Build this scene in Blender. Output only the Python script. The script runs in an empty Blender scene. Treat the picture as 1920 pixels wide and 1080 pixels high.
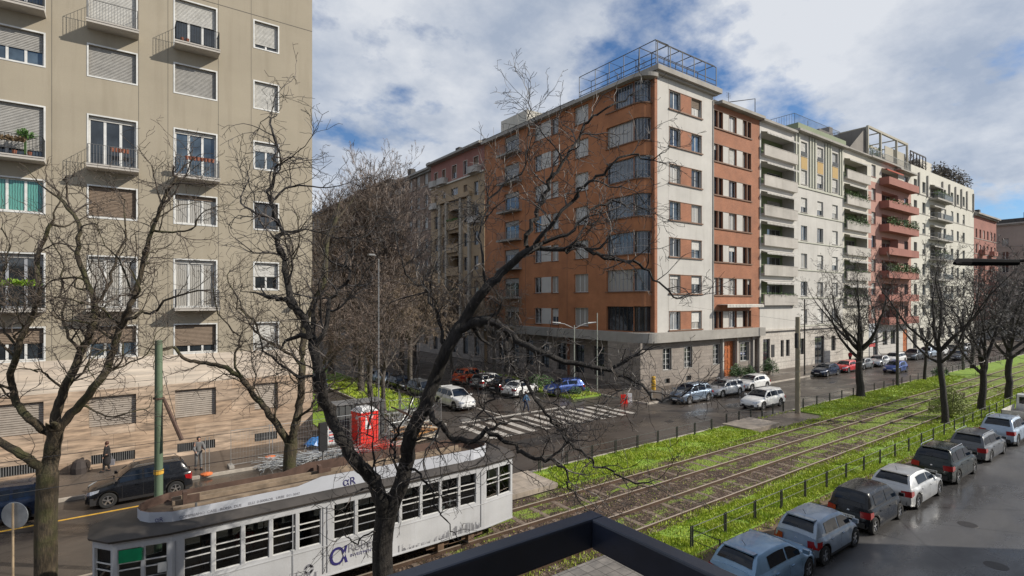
import bpy, math, random, os
from mathutils import Vector, Matrix
random.seed(7)
R = math.radians
SC = bpy.context.scene
COL = SC.collection
# ---------------------------------------------------------------- camera
F_PX, HOR, CAMH = 1000.0, 565.0, 9.0       # focal length in px of a 1920 px frame, horizon row, eye height
FW = Vector((math.cos(R(54)), math.sin(R(54)), 0)); RT = Vector((math.sin(R(54)), -math.cos(R(54)), 0))
cam = bpy.data.cameras.new('camera'); cam_o = bpy.data.objects.new('camera', cam); COL.objects.link(cam_o)
cam.sensor_width = 36; cam.lens = 36 * F_PX / 1920; cam.shift_y = (HOR - 540) / 1920
cam.clip_start = 0.1; cam.clip_end = 4000
cam_o.location = (0, 0, CAMH); cam_o.rotation_euler = (R(90), 0, R(-36))
SC.camera = cam_o
# ---------------------------------------------------------------- sky and sun
SUN_DIR = Vector((1.0, -0.87, 0.84)).normalized()         # towards the sun
el = math.asin(SUN_DIR.z); az = math.atan2(SUN_DIR.x, SUN_DIR.y)
sun = bpy.data.lights.new('sun', 'SUN'); sun_o = bpy.data.objects.new('sun', sun); COL.objects.link(sun_o)
sun.energy = 5.0; sun.angle = R(0.6); sun.color = (1.0, 0.93, 0.82)
sun_o.rotation_euler = SUN_DIR.to_track_quat('Z', 'Y').to_euler(); sun_o.location = (30, -30, 60)
W = bpy.data.worlds.new('World'); SC.world = W; W.use_nodes = True
nt = W.node_tree; nt.nodes.clear(); N = nt.nodes.new; L = nt.links.new
def wmath(op, a, b=None):
    n = N('ShaderNodeMath'); n.operation = op
    for i, q in enumerate((a, b)):
        if q is None: continue
        if isinstance(q, (int, float)): n.inputs[i].default_value = q
        else: L(q, n.inputs[i])
    return n.outputs[0]
sky = N('ShaderNodeTexSky'); sky.sky_type = 'NISHITA'; sky.sun_disc = False
sky.sun_elevation = el; sky.sun_rotation = az; sky.air_density = 1.0; sky.dust_density = 0.2; sky.ozone_density = 3.0
tc = N('ShaderNodeTexCoord'); sep = N('ShaderNodeSeparateXYZ'); L(tc.outputs['Generated'], sep.inputs[0])
zc = wmath('ADD', wmath('MAXIMUM', sep.outputs[2], 0.0), 0.34)
comb = N('ShaderNodeCombineXYZ')
L(wmath('DIVIDE', sep.outputs[0], zc), comb.inputs[0]); L(wmath('DIVIDE', sep.outputs[1], zc), comb.inputs[1])
mp = N('ShaderNodeMapping'); L(comb.outputs[0], mp.inputs[0]); mp.inputs['Location'].default_value = (9.6, 18.3, 0.0)
n1 = N('ShaderNodeTexNoise'); L(mp.outputs[0], n1.inputs[0]); n1.inputs['Scale'].default_value = 2.7; n1.inputs['Detail'].default_value = 9; n1.inputs['Roughness'].default_value = 0.57
n2 = N('ShaderNodeTexNoise'); L(mp.outputs[0], n2.inputs[0]); n2.inputs['Scale'].default_value = 2.3; n2.inputs['Detail'].default_value = 7; n2.inputs['Roughness'].default_value = 0.6
cr = N('ShaderNodeValToRGB'); L(n1.outputs[0], cr.inputs[0])
cr.color_ramp.elements[0].position = 0.355; cr.color_ramp.elements[0].color = (0, 0, 0, 1)
cr.color_ramp.elements[1].position = 0.47; cr.color_ramp.elements[1].color = (1, 1, 1, 1)
cs = N('ShaderNodeValToRGB'); L(n2.outputs[0], cs.inputs[0])
cs.color_ramp.elements[0].position = 0.40; cs.color_ramp.elements[0].color = (5.0, 5.8, 7.2, 1)
cs.color_ramp.elements[1].position = 0.63; cs.color_ramp.elements[1].color = (9.6, 9.9, 10.4, 1)
mx = N('ShaderNodeMix'); mx.data_type = 'RGBA'
L(wmath('MULTIPLY', cr.outputs[0], 0.93), mx.inputs[0]); sm = N('ShaderNodeMix'); sm.data_type = 'RGBA'; sm.blend_type = 'MULTIPLY'; sm.inputs[0].default_value = 1; sm.inputs[7].default_value = (1.0, 1.22, 1.45, 1); L(sky.outputs[0], sm.inputs[6]); L(sm.outputs[2], mx.inputs[6]); L(cs.outputs[0], mx.inputs[7])
bg = N('ShaderNodeBackground'); bg.inputs[1].default_value = 0.08; L(mx.outputs[2], bg.inputs[0])
wo = N('ShaderNodeOutputWorld'); L(bg.outputs[0], wo.inputs[0])
SC.view_settings.view_transform = 'Standard'; SC.view_settings.look = 'None'; SC.view_settings.exposure = 0.0; SC.view_settings.gamma = 1.0
SC.render.engine = 'CYCLES'; SC.cycles.max_bounces = 6; SC.cycles.diffuse_bounces = 2; SC.cycles.glossy_bounces = 3

# ---------------------------------------------------------------- helpers
def dirn(u): return FW + RT * ((u - 960) / F_PX)
def onY(u, Y): d = Y / dirn(u).y; return dirn(u).x * d, d         # x on the plane y=Y, depth
def onX(u, X): d = X / dirn(u).x; return dirn(u).y * d, d         # y on the plane x=X, depth
def zat(v, d): return CAMH + d * (HOR - v) / F_PX
def pt(u, v, d): p = dirn(u) * d; return Vector((p.x, p.y, zat(v, d)))
def gnd(u, v): d = CAMH * F_PX / (v - HOR); p = dirn(u) * d; return p.x, p.y

class MB:
    def __init__(s): s.v = []; s.f = []; s.m = []
    def vert(s, p): s.v.append(tuple(p)); return len(s.v) - 1
    def face(s, pts, mi=0):
        i = len(s.v); s.v.extend(tuple(p) for p in pts); s.f.append(tuple(range(i, i + len(pts)))); s.m.append(mi)
    def box(s, x0, y0, z0, x1, y1, z1, mi=0):
        if x0 > x1: x0, x1 = x1, x0
        if y0 > y1: y0, y1 = y1, y0
        if z0 > z1: z0, z1 = z1, z0
        i = len(s.v)
        s.v += [(x0,y0,z0),(x1,y0,z0),(x1,y1,z0),(x0,y1,z0),(x0,y0,z1),(x1,y0,z1),(x1,y1,z1),(x0,y1,z1)]
        for q in ((0,3,2,1),(4,5,6,7),(0,1,5,4),(1,2,6,5),(2,3,7,6),(3,0,4,7)):
            s.f.append(tuple(i + k for k in q)); s.m.append(mi)
        return s
    def prism(s, poly, z0, z1, mi=0, cap=True):
        n = len(poly); i = len(s.v)
        s.v += [(x, y, z0) for x, y in poly] + [(x, y, z1) for x, y in poly]
        for k in range(n):
            k2 = (k + 1) % n; s.f.append((i + k, i + k2, i + n + k2, i + n + k)); s.m.append(mi)
        if cap:
            s.f.append(tuple(i + n + k for k in range(n))); s.m.append(mi)
            s.f.append(tuple(i + k for k in reversed(range(n)))); s.m.append(mi)
        return s
    def tube(s, pts, rad, n=6, mi=0, cap=True):
        pts = [Vector(p) for p in pts]
        if isinstance(rad, (int, float)): rad = [rad] * len(pts)
        base = len(s.v); m = len(pts); ref = None
        for k, p in enumerate(pts):
            t = (pts[min(k + 1, m - 1)] - pts[max(k - 1, 0)])
            if t.length < 1e-9: t = Vector((0, 0, 1))
            t.normalize()
            if ref is None: ref = Vector((0, 0, 1)) if abs(t.z) < .9 else Vector((1, 0, 0))
            a = t.cross(ref)
            if a.length < 1e-4: a = t.cross(Vector((0.3, 1, 0.2)))
            a.normalize(); b = t.cross(a); ref = b.cross(t) if False else ref
            r = rad[k]
            for j in range(n):
                w = 2 * math.pi * j / n
                q = p + a * (r * math.cos(w)) + b * (r * math.sin(w)); s.v.append((q.x, q.y, q.z))
        for k in range(m - 1):
            for j in range(n):
                j2 = (j + 1) % n
                s.f.append((base + k*n + j, base + k*n + j2, base + (k+1)*n + j2, base + (k+1)*n + j)); s.m.append(mi)
        if cap:
            s.f.append(tuple(base + j for j in reversed(range(n)))); s.m.append(mi)
            s.f.append(tuple(base + (m-1)*n + j for j in range(n))); s.m.append(mi)
        return s
    def lathe(s, prof, n=16, mi=0, axis='z', org=(0,0,0)):
        base = len(s.v); m = len(prof)
        for r, h in prof:
            for j in range(n):
                w = 2 * math.pi * j / n; c, q = r * math.cos(w), r * math.sin(w)
                p = (c, q, h) if axis == 'z' else (c, h, q)
                s.v.append((p[0] + org[0], p[1] + org[1], p[2] + org[2]))
        for k in range(m - 1):
            for j in range(n):
                j2 = (j + 1) % n
                s.f.append((base + k*n + j, base + k*n + j2, base + (k+1)*n + j2, base + (k+1)*n + j)); s.m.append(mi)
        return s
    def mesh(s, name, mats, smooth=None):
        me = bpy.data.meshes.new(name); me.from_pydata(s.v, [], s.f)
        for m in mats: me.materials.append(m)
        if len(mats) > 1: me.polygons.foreach_set('material_index', s.m)
        if smooth is not None:
            me.polygons.foreach_set('use_smooth', [True] * len(s.f))
            if smooth < 180: me.set_sharp_from_angle(angle=R(smooth))
        me.update(); return me
    def build(s, name, mats, parent=None, loc=(0,0,0), rz=0.0, smooth=None):
        if not isinstance(mats, (list, tuple)): mats = [mats]
        return link(name, s.mesh(name, mats, smooth), parent, loc, rz)
def link(name, me, parent=None, loc=(0,0,0), rz=0.0):
    o = bpy.data.objects.new(name, me); COL.objects.link(o); o.parent = parent
    o.location = loc; o.rotation_euler = (0, 0, rz); return o
def tag(o, label=None, cat=None, group=None, kind=None):
    if label: o['label'] = label
    if cat: o['category'] = cat
    if group: o['group'] = group
    if kind: o['kind'] = kind
    return o
def thing(name, label, cat, loc=(0,0,0), rz=0.0, group=None):
    return tag(link(name, None, None, loc, rz), label, cat, group)
def struct(o): o['kind'] = 'structure'; return o

# ---------------------------------------------------------------- materials
def newmat(name):
    m = bpy.data.materials.new(name); m.use_nodes = True; t = m.node_tree
    return m, t, t.nodes['Principled BSDF']
def ramp(t, src, stops):
    c = t.nodes.new('ShaderNodeValToRGB'); t.links.new(src, c.inputs[0]); e = c.color_ramp.elements
    while len(e) < len(stops): e.new(0.5)
    for k, (p, col) in enumerate(stops):
        e[k].position = p; e[k].color = tuple(col) + (1,) if len(col) == 3 else col
    return c.outputs[0]
def noise(t, vec, scale, detail=4, rough=.55):
    n = t.nodes.new('ShaderNodeTexNoise'); n.inputs['Scale'].default_value = scale; n.inputs['Detail'].default_value = detail; n.inputs['Roughness'].default_value = rough
    if vec is not None: t.links.new(vec, n.inputs[0])
    return n.outputs[0]
def mapping(t, scale=(1,1,1), rot=(0,0,0), loc=(0,0,0)):
    c = t.nodes.new('ShaderNodeTexCoord'); m = t.nodes.new('ShaderNodeMapping'); t.links.new(c.outputs['Object'], m.inputs[0])
    m.inputs['Scale'].default_value = scale; m.inputs['Rotation'].default_value = rot; m.inputs['Location'].default_value = loc
    return m.outputs[0]
def mixc(t, fac, a, b, mode='MIX'):
    n = t.nodes.new('ShaderNodeMix'); n.data_type = 'RGBA'; n.blend_type = mode
    for i, q in ((0, fac), (6, a), (7, b)):
        if isinstance(q, (int, float)): n.inputs[i].default_value = q
        elif isinstance(q, (tuple, list)): n.inputs[i].default_value = tuple(q) + (1,) if len(q) == 3 else q
        else: t.links.new(q, n.inputs[i])
    return n.outputs[2]
def bump(t, b, h, strength=.3, dist=.02):
    n = t.nodes.new('ShaderNodeBump'); n.inputs['Strength'].default_value = strength; n.inputs['Distance'].default_value = dist
    t.links.new(h, n.inputs['Height']); t.links.new(n.outputs[0], b.inputs['Normal'])
def mul(c, k): return tuple(min(1, x * k) for x in c)
MATS = {}
def plain(name, col, rough=.6, metal=0.0, var=.15, scale=3.0, coat=0.0, bmp=0.0, spec=.5):
    if name in MATS: return MATS[name]
    m, t, b = newmat(name)
    v = mapping(t)
    c = ramp(t, noise(t, v, scale, 5), [(.3, mul(col, 1 - var)), (.7, mul(col, 1 + var))])
    t.links.new(c, b.inputs['Base Color']); b.inputs['Roughness'].default_value = rough; b.inputs['Metallic'].default_value = metal
    b.inputs['Coat Weight'].default_value = coat; b.inputs['Coat Roughness'].default_value = .05; b.inputs['Specular IOR Level'].default_value = spec
    if bmp: bump(t, b, noise(t, v, scale * 12, 3), bmp)
    MATS[name] = m; return m
def stucco(name, col, stain=.2, rough=.9):
    if name in MATS: return MATS[name]
    m, t, b = newmat(name)
    big = noise(t, mapping(t, (.16, .16, .22)), 1.6, 6, .6)
    streak = noise(t, mapping(t, (1.6, 1.6, .12)), 1.0, 5, .6)
    fine = noise(t, mapping(t), 22, 3)
    c = mixc(t, 1, ramp(t, big, [(.3, mul(col, 1 - stain)), (.7, mul(col, 1 + stain * .5))]), ramp(t, streak, [(.25, (.86, .85, .83)), (.5, (1, 1, 1)), (.8, (1.0, 1.0, .98))]), 'MULTIPLY')
    c = mixc(t, 1, c, ramp(t, fine, [(.3, (.92, .92, .92)), (.7, (1, 1, 1))]), 'MULTIPLY')
    t.links.new(c, b.inputs['Base Color']); b.inputs['Roughness'].default_value = rough
    bump(t, b, fine, .15, .01); MATS[name] = m; return m
def blocks(name, c1, c2, mortar, bw, bh, msize, xz=True, rough=.85, stretch=(1,1,1), bumps=.4, nscale=2.0, namt=.5, spec=.5, offset=.5, rz=0.0):
    """masonry / paving: brick texture laid on x+y against z (walls) or x against y (floors)"""
    if name in MATS: return MATS[name]
    m, t, b = newmat(name)
    c = t.nodes.new('ShaderNodeTexCoord'); s = t.nodes.new('ShaderNodeSeparateXYZ'); t.links.new(c.outputs['Object'], s.inputs[0])
    k = t.nodes.new('ShaderNodeCombineXYZ')
    if xz:
        a = t.nodes.new('ShaderNodeMath'); a.operation = 'ADD'; t.links.new(s.outputs[0], a.inputs[0]); t.links.new(s.outputs[1], a.inputs[1])
        t.links.new(a.outputs[0], k.inputs[0]); t.links.new(s.outputs[2], k.inputs[1])
    else:
        t.links.new(s.outputs[0], k.inputs[0]); t.links.new(s.outputs[1], k.inputs[1])
    br = t.nodes.new('ShaderNodeTexBrick'); t.links.new(k.outputs[0], br.inputs[0]); br.offset = offset
    br.inputs['Color1'].default_value = (*c1, 1); br.inputs['Color2'].default_value = (*c2, 1); br.inputs['Mortar'].default_value = (*mortar, 1)
    br.inputs['Scale'].default_value = 1; br.inputs['Brick Width'].default_value = bw; br.inputs['Row Height'].default_value = bh; br.inputs['Mortar Size'].default_value = msize
    br.inputs['Bias'].default_value = 0.0
    nz = noise(t, mapping(t, stretch), nscale, 6, .62)
    stain = noise(t, mapping(t, (.25, .25, .12)), 1.2, 5, .6)
    col = mixc(t, 1, br.outputs[0], ramp(t, nz, [(.3, (1 - namt,) * 3), (.65, (1.1, 1.08, 1.05))]), 'MULTIPLY')
    col = mixc(t, 1, col, ramp(t, stain, [(.3, (.78, .76, .75)), (.6, (1, 1, 1))]), 'MULTIPLY')
    t.links.new(col, b.inputs['Base Color']); b.inputs['Roughness'].default_value = rough; b.inputs['Specular IOR Level'].default_value = spec
    bump(t, b, br.outputs[1], -bumps, .01); MATS[name] = m; return m
def twigm(name, dark, pale, sc=2.2, lo=.46, hi=.66):  # pale noise patches: uneven twig tone plus sunlit highlights put into the colour
    m, t, b = newmat(name); t.links.new(ramp(t, noise(t, mapping(t), sc, 4, .7), [(lo, dark), (hi, pale)]), b.inputs['Base Color']); b.inputs['Roughness'].default_value = .55; MATS[name] = m; return m
def glassm(name, col=(.02, .025, .03), rough=.04, curtain=None, spec=.5):
    """window pane: dark room or a curtain seen behind a reflecting sheet"""
    if name in MATS: return MATS[name]
    m, t, b = newmat(name)
    if curtain:
        w = t.nodes.new('ShaderNodeTexWave'); w.inputs['Scale'].default_value = 3.2; w.inputs['Distortion'].default_value = 2.5; t.links.new(mapping(t), w.inputs[0])
        c = ramp(t, w.outputs[1], [(.1, mul(curtain, .45)), (.8, curtain)])
    else: c = ramp(t, noise(t, mapping(t), .9, 3), [(.35, mul(col, .5)), (.7, mul(col, 1.8))])
    t.links.new(c, b.inputs['Base Color']); b.inputs['Roughness'].default_value = .5 if curtain else rough; b.inputs['Coat Weight'].default_value = 1.0; b.inputs['Coat Roughness'].default_value = .02
    b.inputs['Specular IOR Level'].default_value = spec
    bump(t, b, noise(t, mapping(t), .8, 2), .08, .05); MATS[name] = m; return m

M_STUC = stucco('olive_grey_stucco', (.365, .32, .245), .1)
M_TRAV = blocks('travertine_cladding', (.52, .38, .27), (.60, .47, .36), (.22, .17, .13), 1.9, .62, .007, stretch=(.5, .5, 4), nscale=1.5, namt=.72, rough=.7)
M_TRAV2 = blocks('pale_travertine', (.62, .53, .44), (.70, .62, .53), (.3, .25, .2), 1.9, .62, .006, stretch=(.35, .35, 4.5), nscale=1.3, namt=.32, rough=.7)
M_BRICK = blocks('orange_brick', (.31, .118, .058), (.37, .148, .075), (.28, .16, .11), .26, .075, .008, nscale=.6, namt=.18)
M_BRICKS = blocks('orange_plaster_lightened_for_shade', (.40, .165, .07), (.44, .185, .08), (.36, .16, .085), .26, .075, .008, nscale=.45, namt=.2)  # orange plaster of the side wing, colour lightened to offset its shade
M_WHITE = stucco('off_white_plaster', (.54, .52, .485), .14)
M_CREAM = stucco('cream_plaster', (.58, .55, .48), .15)
M_PINK = stucco('salmon_plaster', (.44, .24, .195), .12)
M_REDBAL = stucco('brick_red_plaster', (.33, .14, .11), .12)
M_CONC = stucco('weathered_concrete', (.36, .34, .31), .3)
M_PARA = stucco('grey_pebbledash', (.47, .44, .40), .25)
M_STONE = blocks('rough_stone_cladding', (.26, .23, .205), (.35, .31, .275), (.17, .15, .13), .9, .35, .012, nscale=9, namt=.35)
M_GREEN = stucco('green_plaster', (.20, .25, .13), .15)
M_LIME = stucco('lime_green_plaster', (.25, .29, .19), .2)
M_OCHRE = stucco('ochre_panel', (.48, .33, .14), .1)
M_BEIGE = stucco('beige_plaster', (.40, .29, .18), .2)
M_BRNR = stucco('dull_red_plaster', (.33, .15, .12), .2)
M_FARG = stucco('far_taupe_plaster', (.36, .30, .26), .12)
M_TERRA = plain('terracotta', (.24, .085, .05), .8)
M_ROOF = plain('roof_felt', (.07, .065, .06), .9, var=.3)
M_DKFR = plain('dark_window_frame', (.045, .035, .03), .5)
M_BRFR = plain('brown_window_surround', (.16, .085, .05), .7)
M_WFR = plain('white_window_frame', (.62, .62, .6), .5)
M_GFR = plain('grey_window_frame', (.30, .31, .33), .5)
M_SHW = plain('white_roller_shutter', (.52, .51, .48), .6)
M_SHG = plain('grey_roller_shutter', (.34, .33, .31), .6)
M_SHB = plain('brown_roller_shutter', (.20, .15, .11), .7)
M_SHT = plain('metal_roller_shutter', (.30, .26, .22), .55, .2)
M_IRON = plain('dark_painted_iron', (.025, .028, .03), .5, .3)
M_LIRON = plain('grey_painted_iron', (.22, .22, .22), .5, .3)
M_WOOD = plain('orange_varnished_wood', (.38, .11, .03), .5, var=.3)
G_D = glassm('window_glass'); G_B = glassm('sky_lit_glass', (.05, .07, .09)); G_C = glassm('glass_over_curtain', curtain=(.42, .40, .36)); G_T = glassm('glass_over_teal_curtain', curtain=(.10, .32, .27))
PAL = [G_D, G_D, G_C, G_B, G_D, G_C]

# ---------------------------------------------------------------- facade tools
class Fac:
    """a facade frame inside a thing: x runs along the wall, z up, the outside is -y"""
    def __init__(s, root, loc=(0,0), rz=0.0): s.root = root; s.loc = loc; s.rz = rz; s.c = math.cos(rz); s.s = math.sin(rz)
    def P(s, x, y, z=0): return (s.loc[0] + x * s.c - y * s.s, s.loc[1] + x * s.s + y * s.c, z)
    def put(s, name, mb, mats, x=0, y=0, z=0, smooth=None): return mb.build(name, mats, s.root, s.P(x, y, z), s.rz, smooth)
    def putm(s, name, me, x=0, y=0, z=0): return link(name, me, s.root, s.P(x, y, z), s.rz)
def wall(mb, x0, x1, z0, z1, holes, mi=0, dep=.22, rmi=None, y=0.0):
    rmi = mi if rmi is None else rmi
    xs = sorted({x0, x1} | {h[0] for h in holes} | {h[1] for h in holes}); zs = sorted({z0, z1} | {h[2] for h in holes} | {h[3] for h in holes})
    xs = [q for q in xs if x0 <= q <= x1]; zs = [q for q in zs if z0 <= q <= z1]
    for zi in range(len(zs) - 1):
        run = None
        for xi in range(len(xs)):
            solid = False
            if xi < len(xs) - 1:
                cx, cz = (xs[xi] + xs[xi+1]) / 2, (zs[zi] + zs[zi+1]) / 2
                solid = not any(h[0] < cx < h[1] and h[2] < cz < h[3] for h in holes)
            if solid and run is None: run = xs[xi]
            if not solid and run is not None:
                mb.face([(run, y, zs[zi]), (xs[xi], y, zs[zi]), (xs[xi], y, zs[zi+1]), (run, y, zs[zi+1])], mi); run = None
    for h in holes:
        a, b, c, d = h[:4]; dp = y + (h[4] if len(h) > 4 else dep)
        mb.face([(a, y, c), (a, dp, c), (a, dp, d), (a, y, d)], rmi); mb.face([(b, y, c), (b, y, d), (b, dp, d), (b, dp, c)], rmi)
        mb.face([(a, y, c), (b, y, c), (b, dp, c), (a, dp, c)], rmi); mb.face([(a, y, d), (a, dp, d), (b, dp, d), (b, y, d)], rmi)
WC = {}
def slats(mb, x0, x1, z0, z1, y, pitch=.055, mi=0):
    n = max(2, min(60, int((z1 - z0) / pitch))); h = (z1 - z0) / n
    for k in range(n):
        a = z0 + k * h
        mb.face([(x0, y, a), (x1, y, a), (x1, y - .03, a + h * .3), (x0, y - .03, a + h * .3)], mi)
        mb.face([(x0, y - .03, a + h * .3), (x1, y - .03, a + h * .3), (x1, y, a + h), (x0, y, a + h)], mi)
def window(fac, x0, x1, z0, z1, leaves=2, frame=M_WFR, pane=None, shut=0.0, shm=M_SHW, dep=.16, surround=None, sill=None, trans=0.0, bars=0, fw=.055, y=0.0, name='window', lo=False):
    w, h = round(x1 - x0, 2), round(z1 - z0, 2); pane = pane or random.choice(PAL)
    key = ('f', w, h, leaves, frame.name, trans, surround and surround.name, sill and sill.name, dep, fw, bars)
    if key not in WC:
        m = MB(); ms = [frame]
        if shut < 1 or True:
            m.box(0, 0, 0, fw, .06, h); m.box(w - fw, 0, 0, w, .06, h); m.box(fw, 0, 0, w - fw, .06, fw); m.box(fw, 0, h - fw, w - fw, .06, h)
            for k in range(1, leaves):
                c = w * k / leaves; m.box(c - fw * .8, .002, fw, c + fw * .8, .058, h - fw)
            if trans: m.box(fw, .004, h * trans - .03, w - fw, .056, h * trans + .03)
            for k in range(bars):
                q = h * (k + 1) / (bars + 1); m.box(fw, .006, q - .012, w - fw, .05, q + .012)
        if surround:
            ms.append(surround); i = 1; s = .075; q = -dep - .022; e = -dep + .05
            m.box(-s, q, -s, 0, e, h + s, i); m.box(w, q, -s, w + s, e, h + s, i); m.box(0, q, h, w, e, h + s, i); m.box(0, q, -s, w, e, 0, i)
        WC[key] = m.mesh(name + '_frame', ms)
    o = fac.putm(name, WC[key], x0, y + dep, z0)
    k2 = ('p', w, h, pane.name, fw)
    if k2 not in WC:
        m = MB(); m.face([(0, .035, 0), (w, .035, 0), (w, .035, h), (0, .035, h)]); WC[k2] = m.mesh('pane', [pane])
    if not lo or shut < 1: link('pane', WC[k2], o)
    if shut > 0:
        k3 = ('s', w, h, round(shut, 2), shm.name)
        if k3 not in WC:
            m = MB(); slats(m, .01, w - .01, h * (1 - shut), h - .002, -.005, .115 if shm is M_SHT else (.075 if w * h > 1.2 else .08)); m.box(.01, -.03, h * (1 - shut) - .04, w - .01, -.004, h * (1 - shut)); WC[k3] = m.mesh('shutter', [shm])
        link('shutter', WC[k3], o)
    if sill:
        k4 = ('sill', w, sill.name, dep)
        if k4 not in WC:
            m = MB(); m.box(-.08, -dep - .07, -.09, w + .08, .0, -.003); WC[k4] = m.mesh('sill', [sill])
        link('sill', WC[k4], o)
    return o
def rail_mesh(w, h, depth, gap=.12, r=.009, mids=0):
    m = MB(); top = .02
    for (a, b) in (((0, 0), (0, -depth)), ((0, -depth), (w, -depth)), ((w, -depth), (w, 0))):
        ln = math.hypot(b[0] - a[0], b[1] - a[1]); n = max(2, int(ln / gap))
        for zz in [h, .06] + [h * (q + 1) / (mids + 1) for q in range(mids)]:
            rr = r * (1.7 if zz == h else 1.1); m.tube([(a[0], a[1], zz), (b[0], b[1], zz)], rr, 4)
        for k in range(n + 1):
            t = k / n; x, y = a[0] + (b[0] - a[0]) * t, a[1] + (b[1] - a[1]) * t
            m.tube([(x, y, 0), (x, y, h)], r * (1.6 if k in (0, n) else 1), 4, cap=False)
    return m
def balcony(fac, x0, x1, z, depth, slabm, railm, h=1.0, th=.16, gap=.12, r=.009, label=None):
    m = MB(); w = x1 - x0
    m.box(0, -depth, -th, w, -.003, 0); m.box(-.02, -depth - .03, -.05, w + .02, -depth, .015)
    o = fac.put('balcony', m, [slabm], x0, 0, z)
    rm = rail_mesh(w - .1, h, depth - .05, gap, r); rm.build('railing', railm, o, (.05, 0, 0))
    if label: o['label'] = label
    return o
# ================================================================ SETTING: ground, roads, pavements
def asphalt(name, c1, c2, wet=.5):
    m, t, b = newmat(name)
    big = noise(t, mapping(t, (.09, .22, 1)), 1.4, 6, .62); fine = noise(t, mapping(t), 30, 3)
    c = mixc(t, 1, ramp(t, big, [(.35, c1), (.65, c2)]), ramp(t, fine, [(.3, (.75, .75, .75)), (.7, (1.15, 1.15, 1.15))]), 'MULTIPLY')
    ck = t.nodes.new('ShaderNodeTexVoronoi'); ck.feature = 'DISTANCE_TO_EDGE'; ck.inputs['Scale'].default_value = .22; t.links.new(mapping(t), ck.inputs[0])
    c = mixc(t, 1, c, ramp(t, ck.outputs[0], [(.0, (.55, .55, .55)), (.012, (1, 1, 1))]), 'MULTIPLY')
    t.links.new(c, b.inputs['Base Color'])
    rr = ramp(t, noise(t, mapping(t, (.16, .3, 1), loc=(5, 2, 0)), 1.5, 6, .6), [(.36, (wet * .32,) * 3), (.52, (.42,) * 3), (.7, (.6,) * 3)])
    t.links.new(rr, b.inputs['Roughness']); bump(t, b, fine, .22, .006); return m
M_ASPH = asphalt('wet_brown_asphalt', (.052, .043, .037), (.088, .074, .062), .45)
M_ASPN = asphalt('wet_grey_asphalt', (.056, .054, .054), (.10, .097, .096), .3)
M_PAVE = asphalt('sidewalk_asphalt', (.085, .068, .056), (.14, .115, .095), .8)
M_KERB = plain('granite_kerb', (.40, .36, .31), .7, var=.2, scale=4)
M_PAINT = plain('worn_white_road_paint', (.42, .39, .35), .6, var=.35, scale=5)
M_YEL = plain('yellow_road_paint', (.62, .36, .05), .6, var=.2)
M_TILE = blocks('concrete_paving_slabs', (.17, .16, .15), (.24, .225, .21), (.07, .065, .06), .42, .42, .012, xz=False, nscale=3, namt=.4, offset=0)
M_PLAT = blocks('beige_platform_slabs', (.34, .29, .24), (.40, .345, .29), (.2, .17, .14), .8, .8, .01, xz=False, nscale=2.5, namt=.3, offset=0)
M_DIRT = plain('bare_earth', (.13, .09, .058), .95, var=.35, scale=1.5, bmp=.4)
def grassmat():
    m, t, b = newmat('short_grass')
    v = mapping(t); a = noise(t, v, .55, 6, .65); f = noise(t, mapping(t, (1, 1, 1)), 14, 4, .7)
    c = mixc(t, .55, ramp(t, a, [(.3, (.13, .19, .022)), (.5, (.22, .36, .028)), (.7, (.30, .38, .05))]), ramp(t, f, [(.3, (.05, .09, .012)), (.7, (.27, .42, .05))]))
    t.links.new(c, b.inputs['Base Color']); b.inputs['Roughness'].default_value = .8; bump(t, b, f, .6, .05); return m
M_GRASS = grassmat()
def bladem(name, a, b2):
    m, t, b = newmat(name); c = ramp(t, noise(t, mapping(t), 1.1, 6, .65), [(.30, mul(a, .8)), (.5, b2), (.66, mul(a, 1.1)), (.76, (b2[0] * .75, b2[1] * .55, b2[2] * 1.6))])
    t.links.new(c, b.inputs['Base Color']); b.inputs['Roughness'].default_value = .55
    b.inputs['Transmission Weight'].default_value = 0.0; return m
M_BLADE = bladem('grass_blades', (.22, .34, .018), (.43, .52, .05))
M_BLADE2 = bladem('dry_grass_blades', (.22, .24, .06), (.34, .34, .10))
def gravelmat():
    m, t, b = newmat('track_ballast_with_grass')
    vo = t.nodes.new('ShaderNodeTexVoronoi'); vo.inputs['Scale'].default_value = 11; t.links.new(mapping(t), vo.inputs[0])
    st = mixc(t, 1, ramp(t, vo.outputs['Color'], [(.1, (.03, .021, .016)), (.6, (.105, .072, .052)), (.95, (.30, .24, .19))]), ramp(t, noise(t, mapping(t), 1.2, 5), [(.3, (.45, .40, .36)), (.7, (.95, .86, .78))]), 'MULTIPLY')
    # grass creeping in: more of it further along the line
    sx = t.nodes.new('ShaderNodeSeparateXYZ'); t.links.new(mapping(t), sx.inputs[0])
    mr = t.nodes.new('ShaderNodeMapRange'); t.links.new(sx.outputs[0], mr.inputs[0]); mr.inputs[1].default_value = 8; mr.inputs[2].default_value = 55; mr.inputs[3].default_value = -.07; mr.inputs[4].default_value = .09
    ad = t.nodes.new('ShaderNodeMath'); ad.operation = 'ADD'; t.links.new(noise(t, mapping(t, (.28, .8, 1)), .9, 7, .68), ad.inputs[0]); t.links.new(mr.outputs[0], ad.inputs[1])
    gr = ramp(t, noise(t, mapping(t), 16, 4, .7), [(.3, (.07, .11, .012)), (.7, (.27, .36, .04))])
    c = mixc(t, ramp(t, ad.outputs[0], [(.50, (0, 0, 0)), (.56, (.95, .95, .95))]), st, gr)
    t.links.new(c, b.inputs['Base Color']); b.inputs['Roughness'].default_value = .9
    bump(t, b, vo.outputs['Distance'], .9, .05); return m
M_GRAV = gravelmat()
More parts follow.
